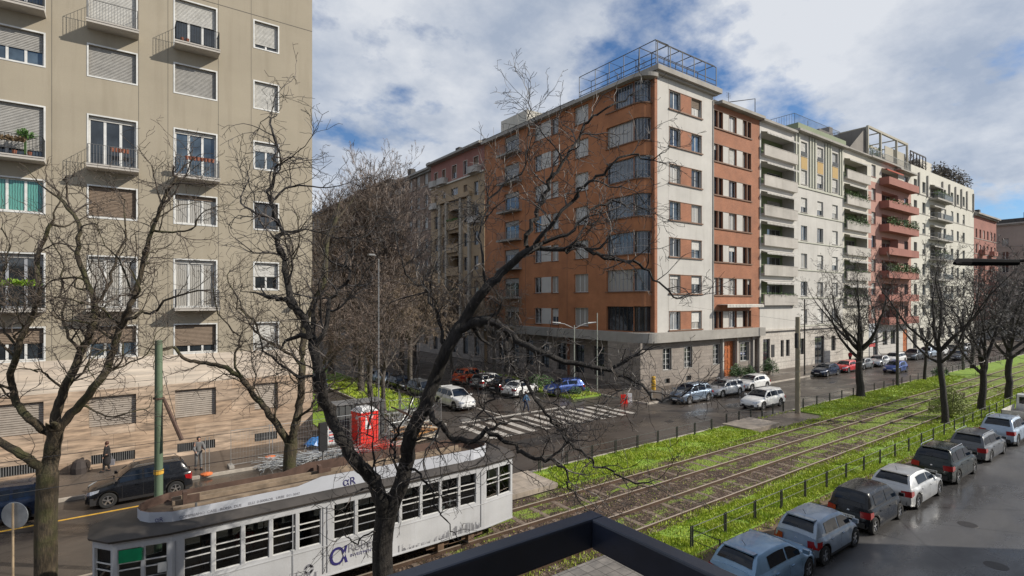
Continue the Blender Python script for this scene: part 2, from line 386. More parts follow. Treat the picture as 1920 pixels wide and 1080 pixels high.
def sheet(name, x0, x1, y0, y1, z, m, n=1):
    mb = MB(); mb.face([(x0, y0, z), (x1, y0, z), (x1, y1, z), (x0, y1, z)]); return struct(mb.build(name, m))
def slab(name, x0, x1, y0, y1, z0, z1, m): return struct(MB().box(x0, y0, z0, x1, y1, z1).build(name, m))
FY = 35.9          # building line of the far side
sheet('ground', -900, 1600, -900, 1600, -.06, M_PAVE)
sheet('avenue_road', -80, 420, 21.95, 31.2, 0, M_ASPH)
sheet('near_road', -80, 420, -1.2, 10.25, 0, M_ASPN)
sheet('cross_road', 14.6, 37.0, 31.2, 200, 0, M_ASPH)
slab('pavement', -80, 14.6, 31.35, 60, -.05, .13, M_PAVE); slab('kerb', -80, 14.6, 31.2, 31.35, -.05, .145, M_KERB)
slab('pavement', 37.0, 420, 31.0 - .25, 60, -.05, .13, M_PAVE); slab('kerb', 37.0, 420, 30.6, 30.75, -.05, .145, M_KERB)
slab('kerb', 36.85, 37.0, 30.6, 60, -.05, .145, M_KERB)
slab('kerb', -80, 420, 10.25, 10.4, -.05, .14, M_KERB)
slab('dirt_strip', 15.7, 420, 10.4, 11.35, -.05, .11, M_DIRT)
slab('grass_strip', 15.7, 420, 11.35, 13.3, -.05, .13, M_GRASS)
slab('grass_strip', 17.0, 34.6, 19.3, 21.8, -.05, .12, M_GRASS)
slab('grass_strip', 44.3, 420, 19.3, 21.8, -.05, .12, M_GRASS)
slab('kerb', 17.0, 34.6, 21.8, 21.95, -.05, .14, M_KERB); slab('kerb', 44.3, 420, 21.8, 21.95, -.05, .14, M_KERB)
slab('pavement', 38.2, 44.3, 19.3, 21.95, -.05, .03, M_PAVE)
slab('pavement', -80, 1.0, 13.3, 21.95, -.05, .004, M_ASPH)
slab('tram_bed', 1.0, 420, 13.3, 19.3, -.05, .05, M_GRAV)
slab('platform', -40, 16.9, 19.5, 21.9, .01, .24, M_PLAT)
slab('platform', 34.6, 38.2, 19.75, 22.05, -.04, .26, M_PLAT)
slab('platform', -40, 15.4, 10.9, 13.15, .01, .16, M_TILE)
slab('grass_strip', 11.0, 14.6, 37.5, 60, .135, .2, M_GRASS)
slab('median', 17.0, 21.4, 41.5, 72, -.04, .16, M_GRASS); slab('kerb', 16.85, 17.0, 41.5, 72, -.04, .17, M_KERB); slab('kerb', 21.4, 21.55, 41.5, 72, -.04, .17, M_KERB)
slab('verge', 33.2, 36.85, 36.2, 58, -.04, .17, M_GRASS)
# road markings
for k in range(13):
    x = 19.4 + k * 1.12
    z0 = MB(); z0.face([(x, 28.9, .004), (x + .52, 28.9, .004), (x + .52, 33.2, .004), (x, 33.2, .004)]); struct(z0.build('zebra_stripe', M_PAINT))
struct(MB().box(-60, 28.55, 0, 9.5, 28.69, .005).build('yellow_line', M_YEL))
struct(MB().box(24.0, 34.2, 0, 24.15, 40.5, .005).build('white_line', M_PAINT))
struct(MB().box(20.2, 34.0, 0, 30.5, 34.35, .006).build('stop_line', M_PAINT))
# grass as countless blades
def blades(name, regions, mats, lab, h0=.06, h1=.15, w=.022, seed=3):
    rnd = random.Random(seed); v = []; f = []; mi = []
    for (x0, x1, y0, y1, z, n, p2) in regions:
        for _ in range(n):
            u = rnd.random(); x = x0 + (x1 - x0) * u; y = rnd.uniform(y0, y1); h = rnd.uniform(h0, h1) * (.6 + .8 * abs(math.sin(x * 1.3 + math.sin(y * 2)) * math.cos(y * 1.7 + x * .4)))
            if math.sin(x * .9 + y * 2.1) + math.sin(x * .37 - y * 1.3 + 2) + math.sin(x * 2.3 + y * .7) < -1.35 and rnd.random() < .8: continue
            a = rnd.uniform(0, 6.28); c, s = math.cos(a), math.sin(a); lx, ly = rnd.uniform(-.6, .6) * h, rnd.uniform(-.6, .6) * h; i = len(v)
            ww = w * (1 + .03 * max(0, x - 20))
            v += [(x - c * ww, y - s * ww, z), (x + c * ww, y + s * ww, z), (x + lx, y + ly, z + h)]; f.append((i, i + 1, i + 2)); mi.append(1 if rnd.random() < p2 else 0)
    mb = MB(); mb.v = v; mb.f = f; mb.m = mi; o = mb.build(name, mats); tag(o, lab, 'grass', kind='stuff'); return o
blades('grass', [(15.8, 34, 11.4, 13.3, .13, 26000, .12), (34, 75, 11.4, 13.3, .13, 15000, .2), (17, 34.6, 19.3, 21.75, .12, 24000, .1), (44.4, 80, 19.3, 21.75, .12, 16000, .1), (16.5, 75, 18.5, 19.4, .06, 7000, .3), (15.8, 75, 13.05, 13.84, .06, 7000, .25), (17, 75, 21.7, 22.05, .02, 1500, .3), (16, 75, 11.0, 11.5, .11, 4000, .3)], [M_BLADE, M_BLADE2], 'bright green grass along both sides of the tram tracks')
blades('grass', [(8, 30, 13.35, 19.3, .05, 2500, .5), (30, 75, 13.35, 19.3, .05, 9000, .4), (8, 20, 13.3, 13.9, .05, 1500, .3)], [M_BLADE, M_BLADE2], 'thin weeds growing between the rails and in the ballast', .03, .1, .02, 5)
blades('grass', [(17, 21.4, 41.5, 60, .16, 9000, .1), (33.2, 36.8, 36.2, 52, .17, 7000, .3)], [M_BLADE, M_BLADE2], 'grass on the median and verge of the side street', .1, .22, .04, 9)
# loose stones of the ballast near the camera
def stones():
    rnd = random.Random(11); mb = MB()
    M = plain('ballast_stone', (.12, .08, .058), .9, var=.5, scale=20)
    for _ in range(9000):
        x = 4 + 40 * rnd.random() ** 1.4; y = rnd.uniform(13.6, 19.1); r = rnd.uniform(.018, .045); z = .055
        i = len(mb.v); a = rnd.uniform(0, 6.3)
        mb.v += [(x + r * math.cos(a + k * 1.57) * rnd.uniform(.7, 1.2), y + r * math.sin(a + k * 1.57) * rnd.uniform(.7, 1.2), z - .01) for k in range(4)] + [(x, y, z + r * rnd.uniform(.5, .9))]
        for k in range(4): mb.f.append((i + k, i + (k + 1) % 4, i + 4)); mb.m.append(0)
    tag(mb.build('ballast', M), 'brown crushed stones scattered between the rails', 'gravel', kind='stuff')
stones()
# ---- tracks
M_RAIL = plain('rusty_rail', (.10, .065, .045), .6, .4, .3); M_RTOP = plain('polished_rail_top', (.52, .44, .36), .45, .4, .1)
M_SLP = plain('concrete_sleeper', (.17, .13, .10), .9, var=.3)
def track(y0, y1, lab):
    t = thing('tram_track', lab, 'tram track', (0, (y0 + y1) / 2, 0), 0, 'tram tracks')
    for y in (y0, y1):
        m = MB(); yy = y - (y0 + y1) / 2
        m.box(-60, yy - .035, .02, 400, yy + .035, .15, 0); m.box(-60, yy - .034, .1501, 400, yy + .034, .158, 1); m.box(-60, yy - .09, .02, 400, yy + .09, .06, 0)
        m.build('rail', [M_RAIL, M_RTOP], t)
    sm = MB().box(-.11, -1.1, 0, .11, 1.1, .053); me = sm.mesh('sleeper', [M_SLP])
    for k in range(60): link('sleeper', me, t, (8 + k * 1.25, 0, 0))
track(16.8, 18.35, 'tram track with the white tram on it, farther from the cars'); track(13.87, 15.32, 'empty tram track nearer the row of parked cars')

M_PATCH = asphalt('fresh_asphalt_patch', (.035, .032, .03), (.055, .05, .046), .8); M_MAN = plain('cast_iron_cover', (.05, .045, .042), .5, .5, .3, 20)
for (x0, x1, y0, y1) in ((30, 33.5, 4.2, 5.4), (44, 52, 6.6, 7.2), (26, 29.2, 2.2, 3.0), (36, 43, 25.6, 26.3), (20, 24, 26, 27.6), (60, 72, 24.4, 25.2)): sheet('road_patch', x0, x1, y0, y1, .004, M_PATCH)
for k, (x, y) in enumerate(((27.5, 6.6), (36, 5.8), (33, 25.4), (50, 26.8), (-6, 26.2), (24, 5.0))):
    m = MB(); m.lathe([(0, .008), (.3, .008), (.33, .006), (.34, 0)], 20); o = m.build('manhole_cover', M_MAN, None, (x, y, 0)); tag(o, ['round iron cover in the near road beside the black boxy car', 'round iron cover in the near road farther right', 'round iron cover in the avenue before the zebra crossing', 'round iron cover in the avenue in front of the parked white hatchback', 'round iron cover left of the tram', 'round iron cover at the edge of the shadow on the near road'][k], 'manhole cover')
# ================================================================ LEFT BUILDING (olive grey, travertine base)
def left_building():
    b = thing('apartment_building', 'olive grey apartment block with travertine ground floor at the left corner', 'building', (9.93, FY, 0))
    X0 = -30 - 9.93; f = Fac(b)
    cols = {'A': (-5.4, -3.32, 3), 'B': (-1.53, .52, 3), 'C': (2.33, 4.39, 3), 'D': (6.48, 7.83, 2), 'Z': (-9.3, -7.25, 3)}
    holes = []; wins = []; bals = []
    top = lambda n: 3.92 + 3.73 * n
    for c, (a, e, lv) in cols.items():
        a -= 9.93; e -= 9.93
        for n in range(0, 8):
            door = n in (2, 4, 6) and c != 'D'
            z1 = top(n); z0 = z1 - (2.72 if door else 1.62)
            if n == 7: continue
            holes.append((a, e, z0, z1)); wins.append((c, n, a, e, z0, z1, lv, door))
            if door: bals.append((c, n, a, e, z0))
        holes.append((a + (.1 if c != 'D' else 0), e - .05, .35, .85))
    up = [h for h in holes if h[2] > 6]; lowt = [h for h in holes if h[2] < 5.9]
    for h in list(up): pass
    m = MB(); wall(m, X0, 0, 5.96, 31.5, [h for h in holes if h[3] > 6.0]); 
    m.face([(0, 0, 5.96), (0, 24, 5.96), (0, 24, 31.5), (0, 0, 31.5)]); m.face([(X0, 0, 31.5), (0, 0, 31.5), (0, 24, 31.5), (X0, 24, 31.5)], 0)
    m.face([(X0, 24, 0), (0, 24, 0), (0, 24, 31.5), (X0, 24, 31.5)]); m.face([(X0, 0, 0), (X0, 24, 0), (X0, 24, 31.5), (X0, 0, 31.5)])
    f.put('wall', m, [M_STUC])
    m = MB(); hb = [h for h in holes if h[2] < 3.5]; hb4 = [(h[0], h[1], h[2], h[3], .22) for h in hb]
    wall(m, X0, .03, .0, 4.3, hb4, y=-.04); m.face([(.03, -.04, 0), (.03, 24.03, 0), (.03, 24.03, 4.3), (.03, -.04, 4.3)])
    f.put('plinth', m, [M_TRAV])
    m = MB(); wall(m, X0, .028, 4.3, 5.96, [], y=-.038); m.face([(.028, -.038, 4.3), (.028, 24.03, 4.3), (.028, 24.03, 5.96), (.028, -.038, 5.96)]); m.face([(X0, -.038, 5.96), (.028, -.038, 5.96), (.028, .0, 5.96), (X0, .0, 5.96)])
    f.put('plinth', m, [M_TRAV2])['label'] = 'pale upper band of the travertine cladding'
    # joints in the stucco
    m = MB()
    for x in (-3.02, .62, 1.98, 4.5, 6.28): m.box(x - 9.93, -.003, 5.97, x - 9.93 + .022, .01, 31.4)
    m.box(X0, -.004, 26.62, 0, .01, 26.66); f.put('joint', m, [plain('joint_shadow_gap', (.11, .10, .085), .9)])
    for (c, n, a, e, z0, z1, lv, door) in wins:
        kw = dict(surround=M_WFR, frame=M_WFR)
        if n == 0: window(f, a, e, z0, z1, 1, M_SHT, G_D, 1.0, M_SHT, dep=.2, y=-.04)
        elif door:
            sh = {('B', 6): .95, ('C', 6): .42, ('A', 4): .8, ('A', 6): .5}.get((c, n), .06)
            pn = {('B', 4): G_D, ('C', 4): G_B, ('C', 2): G_C, ('B', 2): G_C, ('A', 2): G_D}.get((c, n), G_D)
            window(f, a, e, z0, z1, lv, M_WFR if c != 'A' else M_GFR, pn, sh, M_SHW if c != 'A' else M_SHG, surround=M_WFR, fw=.075)
        else:
            sh = {('A', 1): .45, ('B', 1): .52, ('C', 1): .72, ('A', 3): 0, ('B', 3): .93, ('C', 3): .1, ('A', 5): .55, ('B', 5): .97, ('C', 5): .94, ('D', 6): .82, ('D', 5): .98, ('D', 4): .3, ('D', 3): 0, ('D', 2): .5, ('D', 1): .9}.get((c, n), .6)
            shm = M_SHB if n <= 3 and c in 'ABC' else (M_SHW if c == 'D' else M_SHG)
            pn = {('A', 3): G_T, ('C', 3): G_C, ('B', 1): G_B, ('A', 5): G_B, ('D', 4): G_B}.get((c, n), G_D)
            window(f, a, e, z0, z1, lv, M_WFR if (c, n) != ('D', 3) else M_DKFR, pn, sh, shm, surround=M_WFR, trans=.5 if c == 'D' and n == 3 else 0, fw=.065)
    gm = MB()
    for c, (a, e, lv) in cols.items():
        a -= 9.93; e -= 9.93; g = MB(); g.box(a, .1, .35, e, .12, .85, 1)
        n = int((e - a) / .1)
        for k in range(n + 1): g.box(a + .1 + k * (e - a - .15) / n - .015, -.03, .35, a + .1 + k * (e - a - .15) / n + .015, .0, .85, 0)
        f.put('basement_grille', g, [M_LIRON, M_IRON])
    for (c, n, a, e, z0) in bals:
        balcony(f, a - .06, e + .1, z0 - .02, .95, M_PARA, M_LIRON if c in 'BC' and not (c == 'C' and n == 6) else M_IRON, 1.02, .17)
    # flower boxes
    M_LEAF = plain('balcony_leaves', (.07, .16, .03), .7, var=.4, scale=8)
    def pots(a, e, z, y, n, flat=False):
        m = MB()
        for k in range(n):
            x = a + (e - a) * (k + .5) / n; m.lathe([(.0, 0), (.07, 0), (.10, .2), (.085, .2), (.0, .17)], 8, org=(x, y, z))
        return m
    f.put('flower_pot', pots(2.75 - 9.93, 4.2 - 9.93, 18.85 - 2.72 + .85, -.9, 8), [M_TERRA]); f.put('flower_pot', pots(-.6 - 9.93, .2 - 9.93, 18.85 - 2.72 + .75, -.82, 5), [M_TERRA])
    f.put('flower_pot', pots(2.5 - 9.93, 3.0 - 9.93, top(6) - 2.7, -.8, 2), [M_TERRA]); f.put('flower_pot', pots(-4.6 - 9.93, -3.5 - 9.93, top(4) - 2.7, -.75, 2), [M_TERRA])
    def tuft(x, y, z, r, h, n, seed, spiky=False):
        rnd = random.Random(seed); m = MB()
        for k in range(n):
            a = rnd.uniform(0, 6.28); e = rnd.uniform(.1, 1.4); l = h * rnd.uniform(.6, 1)
            dx, dy, dz = math.cos(a) * math.cos(e), math.sin(a) * math.cos(e), math.sin(e); w = .02 if spiky else .035
            p = (x + rnd.uniform(-r, r), y + rnd.uniform(-.08, .08), z + rnd.uniform(0, .1))
            q = (p[0] + dx * l * .6, p[1] + dy * l * .6, p[2] + dz * l * .7); t = (p[0] + dx * l, p[1] + dy * l, p[2] + dz * l * (.6 if spiky else 1))
            m.face([(p[0] - w, p[1], p[2]), (p[0] + w, p[1], p[2]), (q[0] + w * 1.4, q[1], q[2]), (q[0] - w * 1.4, q[1], q[2])]); m.face([(q[0] - w * 1.4, q[1], q[2]), (q[0] + w * 1.4, q[1], q[2]), t])
        return m
    m = tuft(-3.95 - 9.93, -.6, top(4) - 1.9, .12, .75, 90, 1, True); m.tube([(-3.95 - 9.93, -.6, top(4) - 2.7), (-3.95 - 9.93, -.6, top(4) - 1.85)], .05, 6); f.put('balcony_plant', m, [M_LEAF])['label'] = 'spiky palm-like plant on the balcony'
    m = tuft(-4.4 - 9.93, -.92, top(2) - 1.65, .9, .35, 260, 2); f.put('balcony_plant', m, [plain('yellow_green_leaves', (.22, .36, .03), .6, var=.3, scale=9)])['label'] = 'bright yellow green plants along the railing'
    m = tuft(-4.6 - 9.93, -.85, top(4) - 2.1, .6, .3, 120, 5); f.put('balcony_plant', m, [plain('dry_leaves', (.16, .11, .06), .8, var=.3, scale=9)])
    return b
left_building()

# ================================================================ BRICK CORNER BUILDING
def brick_building():
    O = (43.0, FY); b = thing('corner_building', 'orange brick corner apartment block with white stair tower and rounded glazed bays', 'building', (O[0], O[1], 0))
    x = lambda u: onY(u, FY)[0] - O[0]
    f = Fac(b)                       # front, local x = X-43
    tx0, tx1, wx1 = 1.3, x(1337), x(1424)
    RT_ = lambda k: 7.9 + 3.92 * k   # window tops
    # --- tower front
    hs = []; c1 = (x(1255.5), x(1275.5)); c2 = (x(1296.5), x(1315))
    for k in range(7):
        for c in (c1, c2): hs.append((c[0], c[1], RT_(k) - 1.95, RT_(k)))
    m = MB(); wall(m, tx0 + .42, tx1, 5.6, 32.7, hs)
    m.face([(tx1, 0, 5.6), (tx1, 1, 5.6), (tx1, 1, 32.7), (tx1, 0, 32.7)]); f.put('wall', m, [M_WHITE])['label'] = 'white plastered stair tower front'
    m = MB(); m.box(tx0, -.0, 5.6, tx0 + .42, .6, 32.7); m.face([(tx0, .6, 5.6), (tx0, 10.5, 5.6), (tx0, 10.5, 32.9), (tx0, .6, 32.9)][::-1]); f.put('wall', m, [M_BRICK])['label'] = 'narrow brick edge of the tower'
    m = MB(); m.box(x(1253.2), -.004, 5.7, x(1253.2) + .03, .01, 32.6); f.put('joint', m, [M_CONC])
    shd = {(6, 0): 0, (6, 1): .45, (2, 1): .5, (1, 1): .45, (0, 1): .6, (1, 0): .2}
    for k in range(7):
        m = MB(); m.box(c1[1] + .05, -.012, RT_(k) - 1.93, c2[0] - .05, .05, RT_(k) - .02); f.put('brick_panel', m, [M_BRICK])
        m = MB(); m.box(c1[0] - .2, -.14, RT_(k) - 2.1, c2[1] + .2, .02, RT_(k) - 1.96); m.box(c1[0] - .1, -.05, RT_(k) + .001, c2[1] + .1, .02, RT_(k) + .06); f.put('sill', m, [M_BRFR])
        for q, c in enumerate((c1, c2)):
            window(f, c[0], c[1], RT_(k) - 1.95, RT_(k), 2, M_WFR, [G_B, G_C, G_D][(k + q) % 3], shd.get((k, q), 0), M_SHB if k == 6 else M_SHW, surround=M_BRFR, dep=.2)
    # --- brick wing front
    hs = []; us = [(1338.5, 1345.6), (1347.6, 1355), (1367, 1380.6), (1393, 1400), (1401.7, 1408)]
    for k in range(7):
        T = 31.0 - 3.86 * (6 - k)
        for (a, e) in us: hs.append((x(a), x(e), T - 1.95, T))
    m = MB(); wall(m, tx1 + .02, wx1, 5.6, 31.7, hs); m.face([(wx1, 0, 0), (wx1, 12, 0), (wx1, 12, 31.7), (wx1, 0, 31.7)])
    m.face([(0, 12, 31.6), (wx1, 12, 31.6), (wx1, 12, 0), (0, 12, 0)]); f.put('wall', m, [M_BRICK])
    for k in range(7):
        T = 31.0 - 3.86 * (6 - k)
        m = MB(); m.box(x(1355) + .04, -.012, T - 1.93, x(1367) - .04, .05, T - .02); m.box(x(1380.6) + .04, -.012, T - 1.93, x(1393) - .04, .05, T - .02); f.put('white_panel', m, [M_WHITE])
        m = MB(); m.box(x(1338.5) - .1, -.12, T - 2.1, x(1408) + .2, .02, T - 1.96); m.box(x(1338.5) - .05, -.05, T + .001, x(1408) + .1, .02, T + .06); f.put('sill', m, [M_BRFR])
        for q, (a, e) in enumerate(us):
            wide = q == 2
            window(f, x(a), x(e), T - 1.95, T, 2 if wide else 1, M_WFR if wide else M_DKFR, random.choice([G_D, G_B, G_C]), random.choice([0, 0, .95, .3]) if wide or k in (5, 1) else 0, M_SHW, surround=M_BRFR, dep=.2)
    m = MB(); m.box(x(1345), -1.3, 8.6, x(1412), -.05, 8.66); 
    for k in range(26): m.box(x(1345) + k * .3, -1.32, 8.3, x(1345) + k * .3 + .22, -1.3, 8.6)
    f.put('awning', m, [plain('white_awning_canvas', (.62, .6, .55), .8)])
    m = MB(); m.box(tx1 - .08, -.09, 5.6, tx1 + .06, 0, 32); f.put('downpipe', m, [M_CONC])
    # cornices / roofs
    m = MB(); m.box(tx0 - .35, -.75, 32.72, tx1 + .7, 11, 33.25); m.box(tx0 - .15, -.4, 32.5, tx1 + .3, -.004, 32.715); f.put('cornice', m, [M_CONC])
    m = MB(); m.box(tx1 + .71, -.75, 31.71, wx1 + .1, 11, 32.05); f.put('cornice', m, [M_CONC])
    m = MB(); m.box(tx0 + .5, .5, 33.25, tx1 - .2, 10, 33.5); m.box(tx1 + 1, .5, 32.06, wx1, 10, 32.5); m.box(tx1 + 5, 2.5, 32.5, wx1 - 1, 8, 33.1); f.put('roof', m, [M_ROOF])
    # pipe frame on the roof
    m = MB(); z0, z1 = 33.25, 36.1; ax, bx = tx0 + .2, tx1 + .3; yy = [0, 1.9]; xs = [ax + (bx - ax) * k / 5 for k in range(6)]
    for X_ in xs:
        m.tube([(X_, -.2, z0), (X_, -.2, z1 - .3), (X_, .1, z1), (X_, 2.2, z1), (X_, 2.4, z0)], .055, 5)
    for (y, z) in ((-.2, z1 - .3), (.1, z1), (2.2, z1), (-.2, z0 + 1.0), (-.2, z0 + .5)): m.tube([(ax, y, z), (bx, y, z)], .045, 5)
    ys = [0, 2.2, 4.4, 6.6, 8.8, 11.5]
    for y in ys: m.tube([(ax, y, z0 - .6), (ax, y, z1), (ax + 2, y, z1), (ax + 2, y, z0)], .045, 5)
    for (X_, z) in ((ax, z1), (ax + 2, z1), (ax, z0 + .5), (ax, z0 + 1.0)): m.tube([(X_, 0, z), (X_, 11.5, z)], .045, 5)
    f.put('roof_pipe_frame', m, [plain('dull_grey_pipe', (.10, .10, .10), .6, .3)])
    m = MB()
    for (X_, y, h) in ((tx0 + 2, 7, 2.2), (tx0 + 1.5, 8.5, 1.2), (tx0 + 2.5, 3.5, 2.6), (tx1 + 6, 4, 2.0), (wx1 - 2, 3, 2.4)):
        m.tube([(X_, y, 32.4), (X_, y, 33.3 + h)], .035, 4)
        for q in range(4): m.tube([(X_ - .5, y, 33.2 + h - q * .18), (X_ + .5, y, 33.2 + h - q * .18)], .018, 3)
    f.put('antenna', m, [M_LIRON])
    # --- ledge balcony (concrete band) and stone ground floor
    def arc(cx, cy, r, n=10): return [(cx - r * math.cos(t * math.pi / 2 / n), cy - r * math.sin(t * math.pi / 2 / n)) for t in range(n + 1)]
    LW = 66.0 - FY                                   # length of the left wing
    band = [(-.9, LW)] + arc(-.9 + 1.9, .9 + .2, 1.9)[0:] + [(tx0 + 1, -.8), (wx1, -.8), (wx1, 1), (.6, 1), (.6, LW)]
    m = MB(); m.prism(band, 4.75, 5.75); f.put('ledge', m, [M_CONC])
    ghs = []
    gw = [(1243, 1259, .0), (1283, 1298, .0), (1337, 1350, 0), (1388, 1404, 0)]
    for a, e, _ in gw: ghs.append((x(a), x(e), 1.75, 4.05))
    ghs.append((x(1355.5), x(1378), .05, 4.3, .5)); ghs.append((x(1412), x(1420), .05, 4.3, .5)); 
    for a, e in ((1246, 1256), (1286, 1296)): ghs.append((x(a), x(e), .35, .85))
    m = MB(); wall(m, -.9, wx1, .0, 4.75, ghs, y=.0); m.face([(-.9, 0, 0), (-.9, 4.5, 0), (-.9, 4.5, 4.75), (-.9, 0, 4.75)][::-1]); m.face([(-.9, 4.5, 0), (.4, 4.5, 0), (.4, 4.5, 4.75), (-.9, 4.5, 4.75)])
    f.put('plinth', m, [M_STONE])
    for a, e, _ in gw: window(f, x(a), x(e), 1.75, 4.05, 2, M_WFR, G_D, 0, dep=.2, surround=M_CONC, bars=3)
    for a, e in ((1246, 1256), (1286, 1296)): window(f, x(a), x(e), .35, .85, 3, M_IRON, G_D, 0, dep=.2)
    m = MB(); a, e = x(1355.5), x(1378); m.box(a, .3, .05, e, .36, 4.3)
    for i in range(4):
        for j in range(6): m.box(a + .12 + i * (e - a) / 4, .26, .25 + j * .67, a - .08 + (i + 1) * (e - a) / 4, .3, .78 + j * .67)
    f.put('door', m, [M_WOOD])['label'] = 'tall panelled orange wooden street door'
    for u in (1353, 1380, 1410, 1421.5): m = MB(); m.box(x(u) - .12, -.25, 0, x(u) + .12, -.003, 4.745); f.put('pilaster', m, [M_PARA])
    m = MB(); m.box(x(1412), .3, .05, x(1420), .36, 4.3); f.put('door', m, [M_DKFR])['label'] = 'dark side door'
    # --- left wing: faces -X at local x=0 ; frame x runs from far (y=LW) to near
    g = Fac(b, (0, LW), -math.pi / 2); Lw = LW - 1.7
    s = lambda u: LW - (onX(u, O[0])[0] - FY)          # along-wall coordinate from image column
    hs = []; ww = []
    bb = lambda k: 6.15 + 3.92 * k
    for k in range(7):
        z0 = bb(k)
        bay0 = s(1137) if k < 6 else s(1152)
        hs.append((bay0, Lw, z0 - (.3 if k == 0 else 0), z0 + 2.3, .3)); ww.append(('bay', k, bay0, Lw, z0 - (.3 if k == 0 else 0), z0 + 2.3))
        hs.append((s(1077), s(1103), z0, z0 + 2.1)); ww.append(('w3', k, s(1077), s(1103), z0, z0 + 2.1))
        for a, e in ((1002, 1015), (1034, 1047)): hs.append((s(a), s(e), z0, z0 + 2.0)); ww.append(('w2', k, s(a), s(e), z0, z0 + 2.0))
        hs.append((s(946), s(973), z0 - .5, z0 + 2.1)); ww.append(('bd', k, s(946), s(973), z0 - .5, z0 + 2.1))
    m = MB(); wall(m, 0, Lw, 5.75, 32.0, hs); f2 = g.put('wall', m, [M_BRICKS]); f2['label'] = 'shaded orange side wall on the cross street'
    for (t, k, a, e, z0, z1) in ww:
        if t == 'bay': window(g, a, e, z0, z1, 7, M_GFR if k else M_DKFR, G_B if k in (4, 3, 2, 6) else (G_D if k == 0 else G_C), 0, dep=.26, surround=None, trans=.33 if k in (4, 2) else 0, fw=.05)['label'] = 'wide strip window of the corner bay'
        elif t == 'w3': window(g, a, e, z0, z1, 3, M_WFR, G_C, 0, dep=.2, sill=M_BRFR)
        elif t == 'w2': window(g, a, e, z0, z1, 2, M_WFR, random.choice(PAL), random.choice([0, 0, .5]), M_SHW, dep=.2, sill=M_BRFR)
        else:
            window(g, a, e, z0, z1, 3, M_WFR, G_D, .25, M_SHG, dep=.2); balcony(g, a - .5, e + .6, z0, 1.1, M_CONC, M_LIRON, 1.0, .2, .14, .012)
    for k in range(7):
        m = MB(); z0 = bb(k); m.box(s(1015) + .05, -.01, z0 + .02, s(1034) - .05, .05, z0 + 1.98); g.put('white_panel', m, [M_WHITE])
        if k > 0: m = MB(); m.box(s(1137) - .1, -.12, z0 - .12, Lw, .02, z0 - .003); g.put('sill', m, [M_BRFR])
    # rounded corner, centre (1.3,1.7) radius 1.3
    NA = 10
    def arcpts(r): return [(1.3 - r * math.cos(t * math.pi / 2 / NA), 1.7 - r * math.sin(t * math.pi / 2 / NA)) for t in range(NA + 1)]
    def arcwall(mb, r, z0, z1, mi=0):
        p = arcpts(r)
        i = len(mb.v)
        for (a, c) in p: mb.v += [(a, c, z0), (a, c, z1)]
        for t in range(NA): mb.f.append((i + 2*t, i + 2*t + 2, i + 2*t + 3, i + 2*t + 1)); mb.m.append(mi)
    m = MB(); last = 5.75
    for k in range(7):
        z0 = bb(k) - (.3 if k == 0 else 0)
        if z0 > last: arcwall(m, 1.3, last, z0)
        last = bb(k) + 2.3
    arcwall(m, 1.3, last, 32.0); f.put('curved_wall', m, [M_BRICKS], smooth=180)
    for k in range(7):
        z0 = bb(k) - (.3 if k == 0 else 0); z1 = bb(k) + 2.3; m = MB(); arcwall(m, 1.08, z0, z1, 0)
        o = f.put('curved_window', m, [[G_B, G_B, G_D][k % 3] if k else G_D], smooth=180); p = arcpts(1.12); q = MB()
        for t in (0, 2, 4, 6, 8, 10): q.box(p[t][0] - .028, p[t][1] - .028, z0, p[t][0] + .028, p[t][1] + .028, z1)
        q.tube([(a, c, z0 + .04) for a, c in p], .045, 4); q.tube([(a, c, z1 - .04) for a, c in p], .045, 4)
        if k in (4, 2): q.tube([(a, c, z0 + .8) for a, c in p], .03, 4); q.tube([(a, c, z0 + 1.5) for a, c in p], .03, 4)
        q.build('frame', [M_GFR if k else M_DKFR], o)
        m = MB(); 
        for r0, z in ((1.42, z0 - .1),):
            pa, pb = arcpts(1.42), arcpts(1.0); poly = pa + pb[::-1]; m.prism(poly, z0 - .12, z0 - .003)
            m.prism(arcpts(1.3) + pb[::-1], z1 + .003, z1 + .05)
        f.put('sill', m, [M_BRFR])
    band2 = [(-.7, LW)] + arc(-.7 + 1.9, 1.35, 1.9) + [(1.25, .6), (1.25, LW)]
    m = MB(); m.prism(band2, 32.0, 32.4); f.put('cornice', m, [M_CONC])
    m = MB(); m.prism([(0, LW), (0, 2), (1.2, 2), (1.2, LW)], 32.4, 32.7); m.box(.2, 11, 32.4, 10, LW, 33.0); m.box(.05, 20, 32.9, 8, 26, 34.4, 1); f.put('roof', m, [M_ROOF, M_CREAM])
    # ground floor of the left wing in shade
    m = MB(); wall(m, 0, LW - 4.5, 0, 4.75, [(3 + 3.2 * k, 4.6 + 3.2 * k, .6, 3.9) for k in range(7)], dep=.3, y=.4); g.put('plinth', m, [M_STONE])
    for k in range(7): window(g, 3 + 3.2 * k, 4.6 + 3.2 * k, .6, 3.9, 2, M_IRON, G_D, 0, y=.4, dep=.25, trans=.6)
    m = MB()
    for k, X_ in enumerate((s(985), s(1063))): m.box(X_, -.01, 5.8, X_ + .06, .02, 32)
    g.put('downpipe', m, [M_BRFR])
    return b
brick_building()

